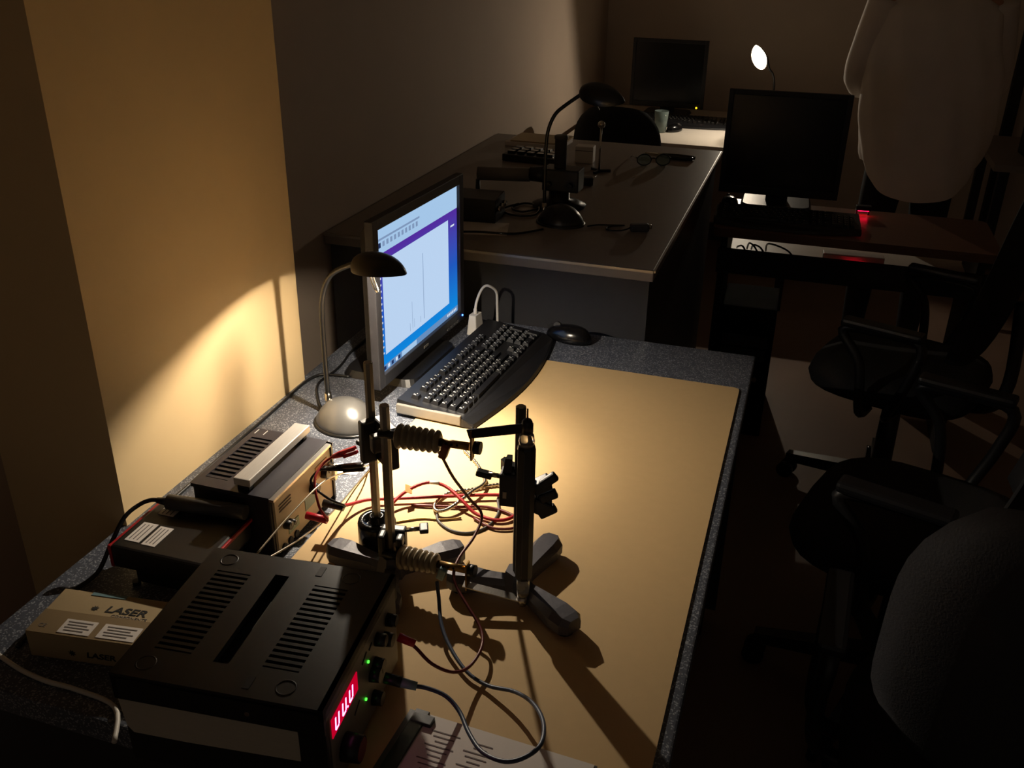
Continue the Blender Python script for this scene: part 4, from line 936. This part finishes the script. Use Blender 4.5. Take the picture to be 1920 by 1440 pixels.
# ================================================================== CHAIRS
def chair(loc, rz, label, back='fabric_black', arms=True, base_rot=0, seat_h=.46):
    t = thing('office_chair', loc, rz, label, 'chair', 'office swivel chairs')
    for k in range(5):
        a = radians(base_rot + 72 * k); T = Euler((0, 0, a)).to_matrix().to_4x4()
        m = MB(); m.add([(.02, -.022, .13), (.02, .022, .13), (.02, .020, .085), (.02, -.020, .085), (.29, -.014, .085), (.29, .014, .085), (.29, .013, .055), (.29, -.013, .055)],
              [[0, 1, 5, 4], [1, 2, 6, 5], [2, 3, 7, 6], [3, 0, 4, 7], [4, 5, 6, 7], [0, 3, 2, 1]], 'black_plastic', T)
        lg = m.build('base_arm', 'black_plastic', t)
        for s_ in (-1, 1): MB().cyl(T @ Vector((.285, .010 * s_, .026)), T @ Vector((.285, .026 * s_, .026)), .026, .026, 'black_gloss', 16).build('castor', 'black_gloss', lg)
    MB().cyl((0, 0, .07), (0, 0, seat_h - .06), .032, .026, 'black_plastic', 18).build('gas_column', 'black_plastic', t)
    B('mechanism', (0, -.02, seat_h - .055), (.16, .22, .045), 'black_plastic', t, .006)
    # padded seat
    vs = []; fs = []; n = 28
    lay = [(.80, -.035), (.97, -.02), (1.0, .0), (.96, .028), (.75, .042), (.0, .038)]
    for f_, z in lay:
        for i in range(n):
            a = 2 * pi * i / n; ex = abs(cos(a)) ** .6 * (1 if cos(a) > 0 else -1); ey = abs(sin(a)) ** .6 * (1 if sin(a) > 0 else -1)
            vs.append((.245 * ex * f_, .235 * ey * f_, seat_h + z))
    for q in range(len(lay) - 1):
        for i in range(n): fs.append([q * n + i, q * n + (i + 1) % n, (q + 1) * n + (i + 1) % n, (q + 1) * n + i])
    fs.append(list(range(n))[::-1])
    MB().add(vs, fs, 'fabric_black', None, True).build('seat', 'fabric_black', t)
    # backrest: rounded, curved shell (at -Y)
    vs = []; fs = []; nx, nz = 14, 14; th = .028
    for sd in (0, 1):
        for jz in range(nz + 1):
            v = jz / nz * 2 - 1
            for ix in range(nx + 1):
                u_ = ix / nx * 2 - 1; x = u_ * .235 * (1 - abs(v) ** 4 * .35 - (0.12 if v < -.4 else 0) * (-v - .4)); z = seat_h + .36 + v * .27 * (1 - .10 * abs(u_) ** 3)
                edge = max(abs(u_), abs(v)); tk = th * (1 - edge ** 6)
                y = -.235 + .05 * u_ * u_ - .05 * v - .012 * (1 - v * v) + (tk if sd else -tk * .7)
                vs.append((x, y, z))
    o = (nx + 1) * (nz + 1)
    for sd in (0, 1):
        for jz in range(nz):
            for ix in range(nx):
                a = sd * o + jz * (nx + 1) + ix; fs.append([a, a + 1, a + nx + 2, a + nx + 1])
    bo = [ix for ix in range(nx + 1)] + [jz * (nx + 1) + nx for jz in range(1, nz + 1)] + [nz * (nx + 1) + ix for ix in range(nx - 1, -1, -1)] + [jz * (nx + 1) for jz in range(nz - 1, 0, -1)]
    for i in range(len(bo)): a, b = bo[i], bo[(i + 1) % len(bo)]; fs.append([a, b, b + o, a + o])
    MB().add(vs, fs, back, None, True).build('backrest', back, t)
    MB().tube([(0, -.10, seat_h - .05), (0, -.24, seat_h - .04), (0, -.285, seat_h + .05), (0, -.265, seat_h + .28)], .018, 'black_plastic', 10).build('back_strut', 'black_plastic', t)
    if arms:
        for s_ in (-1, 1):
            ar = MB().tube([(.20 * s_, .02, seat_h - .045), (.285 * s_, .02, seat_h - .02), (.295 * s_, .04, seat_h + .12), (.290 * s_, .10, seat_h + .20), (.285 * s_, .02, seat_h + .215), (.285 * s_, -.10, seat_h + .205), (.29 * s_, -.09, seat_h + .10), (.275 * s_, -.05, seat_h - .02), (.20 * s_, -.05, seat_h - .045)], .014, 'black_plastic', 8).build('armrest', 'black_plastic', t)
            MB().box((.287 * s_, .0, seat_h + .226), (.045, .21, .022), 'black_plastic', bev=.008).build('arm_pad', 'black_plastic', ar)
    return t
chair((0.345, 2.72, 0), radians(70), 'black swivel chair with five-star base in front of the computer table', base_rot=18)
chair((0.33, 1.86, 0), radians(72), 'black swivel chair with arms between the desk and the grey chair', base_rot=30)
chair((0.435, 1.29, 0), radians(-4), 'nearest swivel chair with grey rounded backrest right of the desk', 'fabric_grey', base_rot=12, seat_h=.40)
c3 = chair((-0.81, 4.31, 0), radians(-4), 'dark swivel chair whose backrest rises behind the bench', base_rot=10, arms=False, seat_h=.42); c3.scale = (.86, .86, .89)
